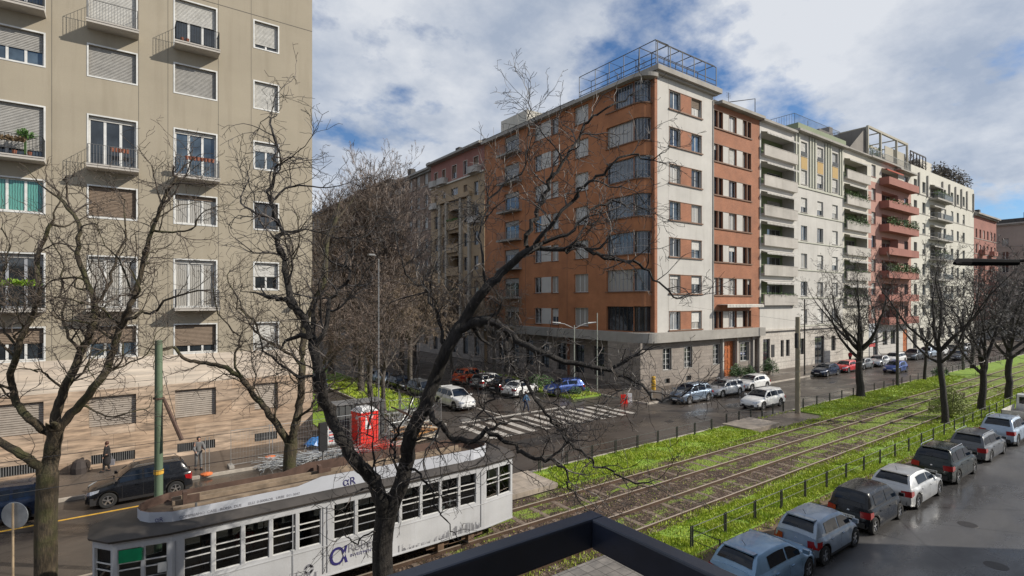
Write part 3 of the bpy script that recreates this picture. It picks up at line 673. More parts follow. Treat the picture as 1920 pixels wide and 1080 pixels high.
# ================================================================ GENERIC BLOCKS
def box_body(root, w, d, h, mat, z0=0, holes=None):
    m = MB(); m.face([(0, .0, 0), (0, d, 0), (0, d, h), (0, 0, h)][::-1]); m.face([(w, 0, 0), (w, d, 0), (w, d, h), (w, 0, h)]); m.face([(0, d, 0), (0, d, h), (w, d, h), (w, d, 0)])
    m.face([(0, 0, h - .02), (w, 0, h - .02), (w, d, h - .02), (0, d, h - .02)]); return m
def leafclump(x0, x1, y0, y1, z0, z1, n, seed, sz=.16):
    rnd = random.Random(seed); m = MB()
    for _ in range(n):
        k = rnd.random(); cx = x0 + (x1 - x0) * k; hh = (z1 - z0) * (.45 + .55 * abs(math.sin(cx * 2.3 + seed)))
        p = Vector((cx, rnd.uniform(y0, y1), z0 + hh * rnd.random() ** .8)); a = Vector((rnd.gauss(0, 1), rnd.gauss(0, 1), rnd.gauss(0, 1))).normalized() * sz * rnd.uniform(.5, 1.2)
        c = a.orthogonal().normalized() * sz * .4; m.face([p - a, p + c, p + a, p - c])
    return m
M_HEDGE = plain('terrace_foliage', (.075, .14, .035), .7, var=.45, scale=2.5); M_DEADH = plain('bare_terrace_shrub', (.09, .075, .055), .8, var=.4, scale=2.5)
def awning(f, a, e, z, y=-.05, out=.7, mat=None):
    m = MB(); m.face([(a, y, z), (e, y, z), (e, y - out, z - .22), (a, y - out, z - .22)]); n = int((e - a) / .35)
    for k in range(n): m.face([(a + (e-a)*k/n, y - out, z - .22), (a + (e-a)*(k+.85)/n, y - out, z - .22), (a + (e-a)*(k+.75)/n, y - out - .01, z - .45), (a + (e-a)*(k+.1)/n, y - out - .01, z - .45)])
    f.put('awning', m, [mat or plain('grey_white_awning', (.48, .46, .43), .8)])
def loggia(f, a, e, zf, h, backm, param, plants=0, awn=True, seed=0):
    """recessed balcony: floor at zf, clear height h"""
    rnd = random.Random(seed); D = 1.6
    m = MB(); wm = (e - a) / 2
    w1 = (a + .3, a + .3 + wm * .62, zf + .15, zf + 2.3); w2 = (a + wm * 1.05, e - .5, zf + .15, zf + 2.35)
    wall(m, a, e, zf, zf + h, [w1, w2], y=D, dep=.1); f.put('loggia_wall', m, [backm])
    window(f, *w1, 2, M_WFR, G_B if rnd.random() < .5 else G_D, 0, dep=.08, y=D); window(f, *w2, 3, M_GFR, G_D, rnd.choice([0, 0, .3]), M_SHG, dep=.08, y=D)
    m = MB(); m.box(a - .05, -.5, zf - .3, e + .05, -.36, zf + 1.0); m.box(a - .07, -.53, zf + 1.0, e + .07, -.33, zf + 1.06); m.box(a - .04, -.36, zf - .29, e + .04, -.002, zf - .02); f.put('parapet', m, [param])
    if awn: awning(f, a + .15, e - .15, zf + h - .05)
    if plants:
        f.put('balcony_plant', leafclump(a + .1, e - .1, -.7, -.1, zf + (.6 if plants > 1 else .9), zf + (2.0 if plants > 1 else 1.4), 500 if plants > 1 else 150, seed), [M_HEDGE])
def white_block():
    xa, xb = onY(1424.6, FY)[0], onY(1580, FY)[0]; W_ = xb - xa; x = lambda u: onY(u, FY)[0] - xa
    b = thing('apartment_building', 'white apartment block with recessed balconies and ribbed top storeys beside the brick building', 'building', (xa, FY, 0)); f = Fac(b)
    lo = (x(1427), x(1489)); holes = []
    pz = [9.8 + 3.77 * k - 1.0 for k in range(6)] 
    for zf in pz: holes.append((lo[0], lo[1], zf, zf + 2.85, 1.6))
    cols = [(1502, 1513.5), (1532.5, 1543.5), (1560.5, 1571)]
    tops = [31.0 - 3.85 * k for k in range(7)]
    for (a, e) in cols:
        for T in tops: holes.append((x(a), x(e), T - 2.0, T))
    gh = [(x(1430), x(1443), .05, 4.2), (x(1463), x(1469), 1.7, 3.9), (x(1473), x(1480), 1.7, 3.9), (x(1527), x(1545), .05, 4.0), (x(1500), x(1508), 1.7, 3.9), (x(1558), x(1566), 1.7, 3.9)]
    m = MB(); wall(m, 0, W_, 5.2, 32.0, holes); m2 = box_body(b, W_, 14, 32, None); m.v, off = m.v + m2.v, len(m.v); m.f += [tuple(q + off for q in fc) for fc in m2.f]; m.m += m2.m
    f.put('wall', m, [M_WHITE])
    m = MB(); wall(m, 0, W_, 0, 5.2, gh, y=-.05); m.box(0, -.35, 5.2, W_, -.003, 5.4); f.put('plinth', m, [blocks('pale_stone_blocks', (.50, .47, .43), (.56, .53, .48), (.33, .3, .27), 1.4, .5, .015, nscale=3, namt=.2)])
    for h in gh:
        window(f, h[0], h[1], h[2], h[3], 1 if h[1] - h[0] < 1.3 else 2, M_DKFR, G_D, 0, dep=.2, y=-.05, bars=2)
    for k, zf in enumerate(pz): loggia(f, lo[0], lo[1], zf, 2.85, M_GREEN, M_PARA, 1 if k == 0 else 0, True, k)
    for ci, (a, e) in enumerate(cols):
        for k, T in enumerate(tops):
            window(f, x(a), x(e), T - 2.0, T, 2, M_WFR, random.choice(PAL), random.choice([0, .9, .95, .6, 0]), M_SHW, dep=.2, sill=M_CONC)
        m = MB(); m.box(x(a), -.03, 27.25, x(e), .04, 28.9); f.put('ochre_panel', m, [M_OCHRE])
        m = MB(); m.box(x(a) + .05, -.06, 29.05, x(e) - .05, -.03, 29.6); f.put('window_guard', m, [M_IRON])
    m = MB()
    for u in (1491.5, 1497, 1518, 1523, 1528, 1547, 1552, 1556.5, 1574, 1578): m.box(x(u) - .17, -.16, 24.9, x(u) + .17, -.004, 31.9)
    m.box(x(1491), -.12, 24.6, x(1580) - .02, .01, 24.85)
    for k in range(2, 7): m.box(x(1491), -.1, tops[k] - 2.0 - .35, W_ - .02, .01, tops[k] - 2.0 - .22)
    f.put('rib', m, [stucco('pale_green_grey_plaster', (.50, .50, .42), .1)])
    m = MB(); m.box(x(1489), -.8, 32.0, W_ + .05, 10, 32.3); m.box(0, -.6, 31.6, x(1489) - .05, 2, 31.9); f.put('cornice', m, [M_CONC])
    m = MB(); m.box(x(1489) + .1, -.5, 32.3, W_ - .1, 8, 33.1); f.put('parapet', m, [M_LIME])
    m = MB(); m.box(0, .6, 32.0, x(1489), 12, 32.5); f.put('roof', m, [M_ROOF])
    m = rail_mesh(W_ - x(1489) - 1, 1.5, 6, .35, .02); f.put('roof_railing', m, [M_LIRON], x(1489) + .5, 6.2, 33.1)
    m = MB(); 
    for (u, h, w) in ((1457, 3.2, 3), (1550, 2.2, 3.5)): X_ = x(u); m.tube([(X_, 3, 32.3), (X_, 3, 33.1 + h), (X_ - w, 5, 32.6 + h)], .07, 4)
    m.tube([(x(1567), 4, 33), (x(1567), 4, 37)], .04, 4); m.box(x(1565), 4.5, 33, x(1565) + 1, 5.5, 34.9); m.tube([(x(1574), 3, 33), (x(1574), 3, 35.5)], .04, 4); m.tube([(x(1574) - 1, 3, 35.4), (x(1574) + 1, 3, 35.4)], .04, 4)
    f.put('roof_mast', m, [M_LIRON])
white_block()
def loggia_pink_block():
    xa, xb, xc = onY(1580.2, FY)[0], onY(1628, FY)[0], onY(1708, FY)[0]; x = lambda u: onY(u, FY)[0] - xa
    b = thing('apartment_building', 'salmon pink apartment block with red projecting balconies and a rooftop pergola', 'building', (xa, FY, 0)); f = Fac(b); W_ = xc - xa; wl = xb - xa
    holes = []; pz = [9.7 + 3.85 * k - 1.0 for k in range(6)]
    for zf in pz: holes.append((.5, wl - .4, zf, zf + 2.9, 1.6))
    m = MB(); wall(m, 0, wl, 0, 32.2, holes); bb_ = box_body(b, W_, 14, 32.2, None); off = len(m.v); m.v += bb_.v; m.f += [tuple(q + off for q in fc) for fc in bb_.f]; m.m += bb_.m
    f.put('wall', m, [M_CREAM])
    for k, zf in enumerate(pz): loggia(f, .5, wl - .4, zf, 2.9, M_GREEN, M_PARA, {4: 2, 3: 2, 0: 1, 1: 1}.get(k, 0), True, 20 + k)
    tops = [31.4 - 3.87 * k for k in range(7)]; hp = []; hw = []
    c1 = (x(1634), x(1642)); c2 = (x(1653), x(1684)); c3 = (x(1695.5), x(1703))
    for k, T in enumerate(tops):
        t = hw if k == 0 else hp
        t.append((c1[0], c1[1], T - 2.0, T)); t.append((c3[0], c3[1], T - 2.0, T)); t.append((c2[0], c2[1], T - 2.7, T, 1.3))
    m = MB(); wall(m, wl, W_, 28.6, 32.2, [h for h in hw], y=0); f.put('wall', m, [M_CREAM])['label'] = 'cream top storey'
    m = MB(); wall(m, wl, W_, 5.4, 28.6, [h for h in hp] , y=0); f.put('wall', m, [M_PINK])['label'] = 'salmon pink middle storeys'
    gh = [(x(1637), x(1646), .1, 4), (x(1655), x(1664), 1.6, 4), (x(1670), x(1679), 1.6, 4), (x(1693), x(1701), .1, 4)]
    m = MB(); wall(m, wl, W_, 0, 5.4, gh); f.put('plinth', m, [M_WHITE])
    for i, h in enumerate(gh):
        if i == 3: mm = MB(); mm.box(h[0], .1, h[2], h[1], .16, h[3]); f.put('door', mm, [M_WOOD])
        else: window(f, h[0], h[1], h[2], h[3], 2, M_DKFR, G_D, 0, dep=.2)
    for k, T in enumerate(tops):
        window(f, c1[0], c1[1], T - 2.0, T, 1, M_GFR, random.choice([G_D, G_C]), random.choice([0, .5, .3]), M_SHG, dep=.2, sill=M_REDBAL); window(f, c3[0], c3[1], T - 2.0, T, 1, M_GFR, G_D, 0, dep=.2, sill=M_REDBAL)
        window(f, c2[0], c2[1], T - 2.7, T, 4, M_GFR, G_D, random.choice([0, .25]), M_SHB, dep=1.25)
        z = T - 2.7; m = MB(); a, e = c2[0] - 1.0, c3[1] + .6
        m.box(a, -1.45, z - .35, e, -1.3, z + .85); m.box(a, -1.3, z - .35, a + .15, -.004, z + .85); m.box(e - .15, -1.3, z - .35, e, -.004, z + .85); m.box(a + .15, -1.3, z - .34, e - .15, -.004, z - .1)
        if k < 7: f.put('balcony', m, [M_REDBAL])
        if k in (1, 2, 4): f.put('balcony_plant', leafclump(a + .3, e - (4 if k == 1 else .3), -1.7, -.9, z + .6, z + (2.2 if k > 1 else 1.3), 900 if k > 1 else 200, 40 + k, .2), [M_HEDGE])
    awning(f, c2[0], c2[1], 31.3, -.05, .8, plain('red_awning', (.45, .09, .05), .8))
    m = MB(); m.box(wl - .2, -.7, 32.21, W_ - 6, 10, 32.5); m.box(W_ - 8, -1.1, 31.7, W_, -.003, 31.95); m.box(0, -.6, 32.21, wl - .21, 8, 32.4); f.put('cornice', m, [M_CONC])
    m = MB()
    for u in (1626, 1650, 1680, 1700): m.box(x(u) - .15, -.2, 32.5, x(u) + .15, .1, 37.3 if u < 1690 else 36.9)
    m.box(x(1625.5), -.21, 37.0, x(1700.5), .12, 37.35); m.box(x(1625.5), 4, 36.9, x(1700.5), 4.3, 37.2); m.box(x(1662), .2, 32.5, x(1700), .3, 35.5)
    for u in (1626, 1650, 1680, 1700): m.box(x(u) - .1, .15, 37.05, x(u) + .1, 4, 37.2)
    f.put('pergola', m, [stucco('pale_buff_plaster', (.42, .39, .32), .1)])
    m = MB(); m.box(x(1600), 5, 32.4, x(1625.5), 12, 37.2); m.box(x(1618), 5, 37.2, x(1624), 8, 38.2); m.face([(x(1625.4), 0, 32.5), (x(1625.4), 5, 32.5), (x(1625.4), 5, 37.0), (x(1625.4), 0, 37.0)]); m.face([(x(1593), 0.3, 32.4), (x(1625.3), .3, 32.4), (x(1625.3), 0.3, 36.9), (x(1612), .3, 35.0)]); f.put('penthouse', m, [stucco('grey_render', (.22, .2, .18), .2)])
    m = MB(); m.box(x(1665), 1.5, 32.5, x(1700), 5, 34.8); f.put('penthouse', m, [M_CREAM])
    f.put('balcony_plant', leafclump(x(1630), x(1655), -.1, .6, 32.6, 34.8, 260, 77, .2), [M_HEDGE]); m = rail_mesh(x(1700) - x(1627), 1.2, .4, .5, .03); f.put('roof_railing', m, [M_WFR], x(1627), 0, 32.5)
loggia_pink_block()
def round_balcony_block():
    xa, xb = onY(1708.2, FY)[0], onY(1826, FY)[0]; W_ = xb - xa; x = lambda u: onY(u, FY)[0] - xa
    b = thing('apartment_building', 'cream white apartment block with a stack of rounded balconies and rooftop shrubs', 'building', (xa, FY, 0)); f = Fac(b)
    tops = [31.6 - 3.88 * k for k in range(7)]; us = [(1713.5, 1719.5), (1729.5, 1735.5), (1769, 1774), (1783, 1787.5), (1794, 1798), (1805, 1809)]; holes = []
    for T in tops:
        for a, e in us: holes.append((x(a), x(e), T - 2, T))
        holes.append((x(1744), x(1765), T - 2.7, T, 1.2))
    gh = [(x(1712 + 13 * k), x(1719 + 13 * k), 1.6 if k % 3 else .1, 4) for k in range(8)]
    m = MB(); wall(m, 0, W_, 0, 34.0, holes + gh); bb_ = box_body(b, W_, 14, 34.0, None); off = len(m.v); m.v += bb_.v; m.f += [tuple(q + off for q in fc) for fc in bb_.f]; m.m += bb_.m
    f.put('wall', m, [stucco('cream_white_plaster', (.60, .58, .51), .1)])
    for h in gh: window(f, h[0], h[1], h[2], h[3], 2, M_DKFR, G_D, 0, dep=.2)
    for k, T in enumerate(tops):
        for q, (a, e) in enumerate(us): window(f, x(a), x(e), T - 2, T, 1, M_GFR, random.choice([G_D, G_D, G_B]), random.choice([0, 0, .5]), M_SHW, dep=.22, sill=M_CONC)
        window(f, x(1744), x(1765), T - 2.7, T, 4, M_GFR, G_D, .2, M_SHG, dep=1.1)
        if k < 6:
            z = T - 2.8; a, e = x(1741), x(1774); r = 1.5
            base = [(a, 0), (a, -1.2)] + [(e - r + r * math.sin(t * math.pi / 12), -1.2 + r - r * math.cos(t * math.pi / 12) - .6 + .6) for t in range(0, 7)] + [(e, 0)]
            base = [(a, -.003), (a, -1.5)] + [(e - r + r * math.sin(t * math.pi / 12), -1.5 + r - r * math.cos(t * math.pi / 12)) for t in range(7)]
            m = MB(); m.prism(base, z - .3, z); o = f.put('balcony', m, [M_CONC]); m = MB()
            path = base[1:]; m.tube([(p[0], p[1], z + 1.0) for p in [base[0]] + path], .04, 4, 0)
            n = len(path)
            for i in range(n - 1):
                p, q2 = path[i], path[i + 1]; L_ = math.hypot(q2[0] - p[0], q2[1] - p[1]); c = max(1, int(L_ / .35))
                for j in range(c): t = j / c; X_, Y_ = p[0] + (q2[0] - p[0]) * t, p[1] + (q2[1] - p[1]) * t; m.tube([(X_, Y_, z), (X_, Y_, z + 1)], .025, 4, cap=False)
            m.face([(a + 4, -1.46, z + .05), (e - r, -1.46, z + .05), (e - r, -1.46, z + .95), (a + 4, -1.46, z + .95)], 1); m.build('railing', [M_GFR, plain('frosted_glass_panel', (.42, .46, .45), .2)], o, (-0, 0, 0)); 
            o2 = o.children[0]; o2.location = (0, 0, 0)
            if k in (0, 3): f.put('balcony_plant', leafclump(a + 1, e - 1, -1.2, -.5, z + .6, z + 1.8, 300, 60 + k, .2), [M_HEDGE])
            awning(f, x(1744), x(1765), T, -.02, .7)
    m = MB()
    for u in (1722, 1738, 1766, 1779, 1790.5, 1801.5, 1812, 1824): m.box(x(u) - .2, -.25, 28.9, x(u) + .2, -.003, 33.0)
    for k in range(1, 6): m.box(0, -.06, tops[k] - 2.3, W_ - .1, .01, tops[k] - 2.2)
    m.box(0, -.1, 29.0, W_, .01, 29.15); f.put('rib', m, [M_CONC])
    m = MB(); m.box(x(1742), 1.5, 34, x(1764), 6, 36.8); f.put('penthouse', m, [M_CREAM])
    for q, (a, e, h, n, mm) in enumerate(((1708, 1740, 2.2, 400, M_DEADH), (1765, 1795, 3.4, 900, M_DEADH), (1793, 1826, 4.0, 700, M_DEADH))):
        f.put('rooftop_shrub', leafclump(x(a), x(e), .2, 2.5, 34, 34 + h, n, 80 + q, .35), [mm])
    m = MB(); 
    for k in range(6): m.box(x(1710) + k * 1.6, .2, 34, x(1710) + k * 1.6 + .12, .35, 36.6)
    m.box(x(1710), .2, 36.5, x(1738), .35, 36.7); f.put('pergola', m, [M_DKFR])
round_balcony_block()
def plain_block(lab, xa, W_, D_, H_, mat, plmat, cols, zs, wh, rz=0, ya=FY, corn=.7, frames=M_WFR, bal=None, basez=4.6, arch=False, name='apartment_building'):
    b = thing(name, lab, 'building', (xa, ya, 0), rz); f = Fac(b); holes = [(c, c + w, z, z + wh) for c, w in cols for z in zs]
    gh = [(c, c + w, 1.4, 3.6) for c, w in cols]
    m = MB(); wall(m, 0, W_, basez, H_, holes); bb_ = box_body(b, W_, D_, H_, None); off = len(m.v); m.v += bb_.v; m.f += [tuple(q + off for q in fc) for fc in bb_.f]; m.m += bb_.m
    f.put('wall', m, [mat]); m = MB(); wall(m, 0, W_, 0, basez, gh, y=-.04); f.put('plinth', m, [plmat])
    for h in holes: window(f, h[0], h[1], h[2], h[3], 2, frames, random.choice([G_D, G_D, G_D, G_C]), random.choice([0, 0, .5, .9]), random.choice([M_SHG, M_SHW]), dep=.2)
    for h in gh: window(f, h[0], h[1], h[2], h[3], 2, M_DKFR, G_D, 0, dep=.2, y=-.04)
    m = MB(); m.box(-.0, -corn, H_, W_, D_, H_ + .35); m.box(0, -corn * .5, H_ - .3, W_, -.003, H_ - .003); f.put('cornice', m, [M_CONC])
    m = MB(); m.box(1, 1.5, H_ + .35, W_ - 1, D_ - 1, H_ + 1.6); m.box(W_ * .3, 2, H_ + 1.6, W_ * .3 + 1.4, 3, H_ + 3); m.box(W_ * .7, 2, H_ + 1.6, W_ * .7 + 1.2, 3, H_ + 2.6); f.put('roof', m, [M_ROOF])
    m = MB()
    for z in zs: m.box(0, -.08, z - .28, W_, .01, z - .16)
    f.put('string_course', m, [M_CONC])
    if bal:
        for (c, w, z) in bal:
            m = MB(); m.box(c, -1.1, z - .2, c + w, -.003, z); m.box(c, -1.1, z, c + w, -1.0, z + .9); m.box(c, -1, z, c + .1, -.003, z + .9); m.box(c + w - .1, -1, z, c + w, -.003, z + .9); f.put('balcony', m, [bal_mat])
    return b, f
bal_mat = M_BRNR
xE, xF = onY(1826.2, FY)[0], onY(1868, FY)[0]
zs6 = [6.0 + 3.5 * k for k in range(6)]
plain_block('dull red apartment block with pale top storey at the far end of the row', xE, xF - xE, 14, 28.6, M_BRNR, M_CONC, [(1.2 + 3.0 * k, 1.3) for k in range(6)], zs6, 2.0, corn=.9, bal=[(3.8, 3.2, zs6[k] - .1) for k in range(1, 5)] + [(11.5, 3.0, zs6[k] - .1) for k in range(1, 5)])
bal_mat = M_CONC
plain_block('distant taupe apartment building closing the avenue on the right', 186, 34, 20, 29.0, M_FARG, M_CONC, [(2 + 4.4 * k, 1.3) for k in range(7)], zs6, 1.9, rz=-math.pi / 2, ya=44, name='distant_building')
# cross street, right side beyond the brick wing (facing -X)
bal_mat = M_PARA
zz = [6.3 + 3.9 * k for k in range(7)]
def loggia_block():
    b = thing('apartment_building', 'beige block with dark loggias and dull red top storey, next to the brick wing', 'building', (43.0, 83.1, 0), -math.pi / 2); f = Fac(b); W_ = 17.0; H_ = 32.3
    zc = [6.3 + 3.75 * k for k in range(7)]; cols = [(1.3, 2.5), (4.1, 5.2), (11.0, 12.1), (14.0, 15.3)]; lo = [z for z in zc[:5]]; hs = []; top = []
    for k, z in enumerate(zc):
        for a, e in cols: (top if k == 6 else hs).append((a, e, z, z + 2.1))
        if k < 5: hs.append((6.3, 9.9, z - .4, z + 2.5, 1.6))
        elif k == 5: hs.append((7.0, 9.2, z, z + 2.2))
        else: top.append((7.4, 8.8, z, z + 2.1))
    m = MB(); wall(m, 0, W_, 4.6, 28.3, hs); bb_ = box_body(b, W_, 14, H_, None); off = len(m.v); m.v += bb_.v; m.f += [tuple(q + off for q in fc) for fc in bb_.f]; m.m += bb_.m; f.put('wall', m, [M_BEIGE])
    m = MB(); wall(m, 0, W_, 28.3, H_, top); f.put('wall', m, [M_BRNR])['label'] = 'dull red top storey'
    gh = [(1 + 3.3 * k, 2.5 + 3.3 * k, .8, 3.6) for k in range(5)]; m = MB(); wall(m, 0, W_, 0, 4.6, gh, y=-.04); f.put('plinth', m, [M_STONE])
    for h in gh: window(f, h[0], h[1], h[2], h[3], 2, M_DKFR, G_D, 0, dep=.2, y=-.04)
    for h in hs + top:
        if len(h) == 5: continue
        window(f, h[0], h[1], h[2], h[3], 2, M_WFR if h[2] > 24 else M_GFR, G_D, random.choice([0, 0, .5, .8]), M_SHB, dep=.2, surround=M_CREAM if h[2] > 28 else None)
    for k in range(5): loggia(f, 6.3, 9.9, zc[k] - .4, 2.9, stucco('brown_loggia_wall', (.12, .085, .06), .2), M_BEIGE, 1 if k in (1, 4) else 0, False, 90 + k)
    for (a, w, k) in ((.8, 2.3, 6), (3.6, 2.4, 6), (13.4, 2.7, 6), (.8, 2.2, 5), (13.5, 2.2, 4)):
        m = MB(); z = zc[k] - .25; m.prism([(a, -.003), (a, -.7), (a + .35, -1.05), (a + w - .35, -1.05), (a + w, -.7), (a + w, -.003)], z - .25, z + .75); f.put('balcony', m, [M_PARA])
    for a in (3.2, 5.5, 10.1, 12.7): m = MB(); m.box(a, -.35, 4.6, a + .6, -.003, 25.2); f.put('pier', m, [stucco('pale_stone_pier', (.42, .37, .30), .2)])
    m = MB(); m.box(3.0, -.5, 25.21, 13.5, -.003, 25.9); f.put('parapet', m, [M_BEIGE]); m = MB(); m.box(0, -.25, 28.2, W_, -.003, 28.45); f.put('string_course', m, [M_CREAM])
    m = MB(); m.box(0, -1.0, H_, W_, 14, H_ + .35); f.put('cornice', m, [M_CONC]); m = MB(); m.box(1, .8, H_ + .35, W_ - 1, 12, H_ + 1.2); m.box(5, 2, H_ + 1.2, 6.2, 3, H_ + 2.4); f.put('roof', m, [M_ROOF])
loggia_block()
plain_block('dark brownish apartment block far down the side street', 43.3, 20, 14, 32.0, stucco('brown_plaster', (.24, .17, .13), .2), M_STONE, [(1.2 + 3.2 * k, 1.4) for k in range(6)], zz, 2.1, rz=-math.pi/2, ya=103.4, corn=.8, bal=[(7, 2.6, zz[k] - .1) for k in range(0, 7)])
plain_block('long ochre apartment block at the far end of the side street', 43.0, 70, 14, 33.0, M_BEIGE, M_STONE, [(2 + 4.2 * k, 1.4) for k in range(15)], zz, 2.0, rz=-math.pi/2, ya=174, corn=.8)
plain_block('low dim building closing the side street behind the trees', -10, 60, 14, 20.0, stucco('grey_brown_plaster', (.2, .17, .15), .2), M_STONE, [(2 + 4.2 * k, 1.4) for k in range(13)], zz[:3], 2.0, ya=178, corn=.6)
# building the photograph is taken from: it shades the near side of the street
def home():
    b = thing('apartment_building', 'building behind the viewpoint whose shadow falls on the near road', 'building', (33.7, -1.6, 0)); m = MB(); m.box(-90, -14, 0, 0, 0, 12.6); m.build('wall', M_STUC, b)
home()
def terrace_frame():
    t = thing('terrace_frame', 'dark navy steel beam frame of the terrace in the foreground, seen from above', 'frame', (2.18, 2.22, 7.8)); M = plain('navy_painted_steel', (.022, .028, .048), .34, .0, .35, 2.5, bmp=.05)
    for n, (a, b_, c, d) in enumerate(((-14, -.10, 0, 0), (-.10, -3.8, 0, -.10))):
        m = MB(); m.box(a, b_, -.165, c, d, 0)
        o = m.build('beam', M, t); bv = o.modifiers.new('b', 'BEVEL'); bv.width = .012; bv.segments = 2
terrace_frame()
# ================================================================ CARS
M_TYRE = plain('tyre_rubber', (.018, .018, .018), .85); M_RIM = plain('alloy_wheel', (.45, .45, .46), .3, .85, .1); M_TRIM = plain('black_plastic_trim', (.022, .022, .024), .6)
M_CGL = plain('car_glass', (.006, .010, .018), .05, 0, .3, coat=.0, spec=.4); M_RED = plain('red_tail_lamp', (.26, .004, .006), .25, 0, .2); M_HL = plain('clear_headlamp', (.50, .52, .55), .12, .3, .3, 9, coat=1.0)
M_PLATE = plain('number_plate', (.62, .62, .60), .5); M_PTXT = plain('plate_characters', (.03, .03, .04), .6); M_CHROME = plain('chrome_strip', (.6, .6, .62), .2, .9)
M_DUST = None
def paint(name, col, metal=.4, rough=.32):
    if name in MATS: return MATS[name]
    m, t, b = newmat(name); dk = sum(col) < .12
    if dk: rough = .12; b.inputs['Specular IOR Level'].default_value = .3
    c = mixc(t, 1, col, ramp(t, noise(t, mapping(t), 1.3, 6), [(.3, (.82, .82, .82)), (.7, (1.05, 1.05, 1.05))]), 'MULTIPLY')
    t.links.new(c, b.inputs['Base Color']); b.inputs['Metallic'].default_value = metal; b.inputs['Coat Weight'].default_value = .25 if dk else .6; b.inputs['Coat Roughness'].default_value = .05
    t.links.new(ramp(t, noise(t, mapping(t), 6, 6), [(.3, (rough,) * 3), (.7, (rough + .2,) * 3)]), b.inputs['Roughness']); MATS[name] = m; return m
def lerp(pts, x):
    if x <= pts[0][0]: return pts[0][1]
    for (a, b), (c, d) in zip(pts, pts[1:]):
        if x <= c:
            t = (x - a) / (c - a) if c > a else 0; return b + (d - b) * t
    return pts[-1][1]
# kind: (L, W, H, wheelbase, rear overhang, hood height, belt height, xs: windscreen base, roof front, roof rear, tail foot as fractions from the front)
KINDS = {
 'hatch': (3.95, 1.72, 1.43, 2.48, .68, .90, .93, .27, .44, .86, .975),
 'tall':  (3.95, 1.74, 1.58, 2.50, .68, .95, 1.0, .25, .42, .88, .98),
 'city':  (3.45, 1.62, 1.47, 2.34, .50, .92, .95, .21, .39, .87, .985),
 'box':   (3.50, 1.67, 1.56, 2.49, .42, .96, .98, .17, .34, .88, .985),
 'compact': (4.30, 1.80, 1.44, 2.70, .78, .88, .96, .28, .46, .84, .96),
 'suv':   (4.35, 1.83, 1.66, 2.67, .80, 1.02, 1.06, .25, .42, .86, .97),
 'wagon': (4.60, 1.82, 1.52, 2.72, .95, .90, .96, .27, .44, .90, .98),
 'sedan': (4.45, 1.76, 1.43, 2.65, .95, .88, .93, .27, .44, .72, .88)}
RIMC = {}
def wheel_meshes(r, w):
    k = (r, w)
    if k in RIMC: return RIMC[k]
    m = MB(); m.lathe([(r * .62, -w/2), (r * .93, -w/2), (r, -w * .35), (r, w * .35), (r * .93, w/2), (r * .62, w/2)], 22, 0, 'y'); ty = m.mesh('tyre', [M_TYRE], 40)
    m = MB(); m.lathe([(r * .64, -w*.42), (r * .56, -w*.46), (r * .55, -w * .15)], 22, 0, 'y'); m.lathe([(0.0, -w * .1), (r * .60, -w * .1)], 16, 1, 'y')
    for q in range(5):
        a = q * 2 * math.pi / 5 + .3
        for da in (-.16, .16):
            c, s_ = math.cos(a + da), math.sin(a + da); px, pz = -s_ * r * .05, c * r * .05
            p0 = Vector((c * r * .08, -w * .42, s_ * r * .08)); p1 = Vector((math.cos(a + da * .6) * r * .6, -w * .40, math.sin(a + da * .6) * r * .6)); n = Vector((px, 0, pz))
            m.face([p0 - n, p0 + n, p1 + n * .9, p1 - n * .9]); m.face([p0 - n, p1 - n * .9, p1 - n * .9 + Vector((0, .03, 0)), p0 - n + Vector((0, .03, 0))])
    m.lathe([(r * .14, -w*.40), (.0, -w*.46)], 10, 0, 'y'); ri = m.mesh('rim', [M_RIM, M_TRIM], 40)
    RIMC[k] = (ty, ri); return RIMC[k]
CARC = {}
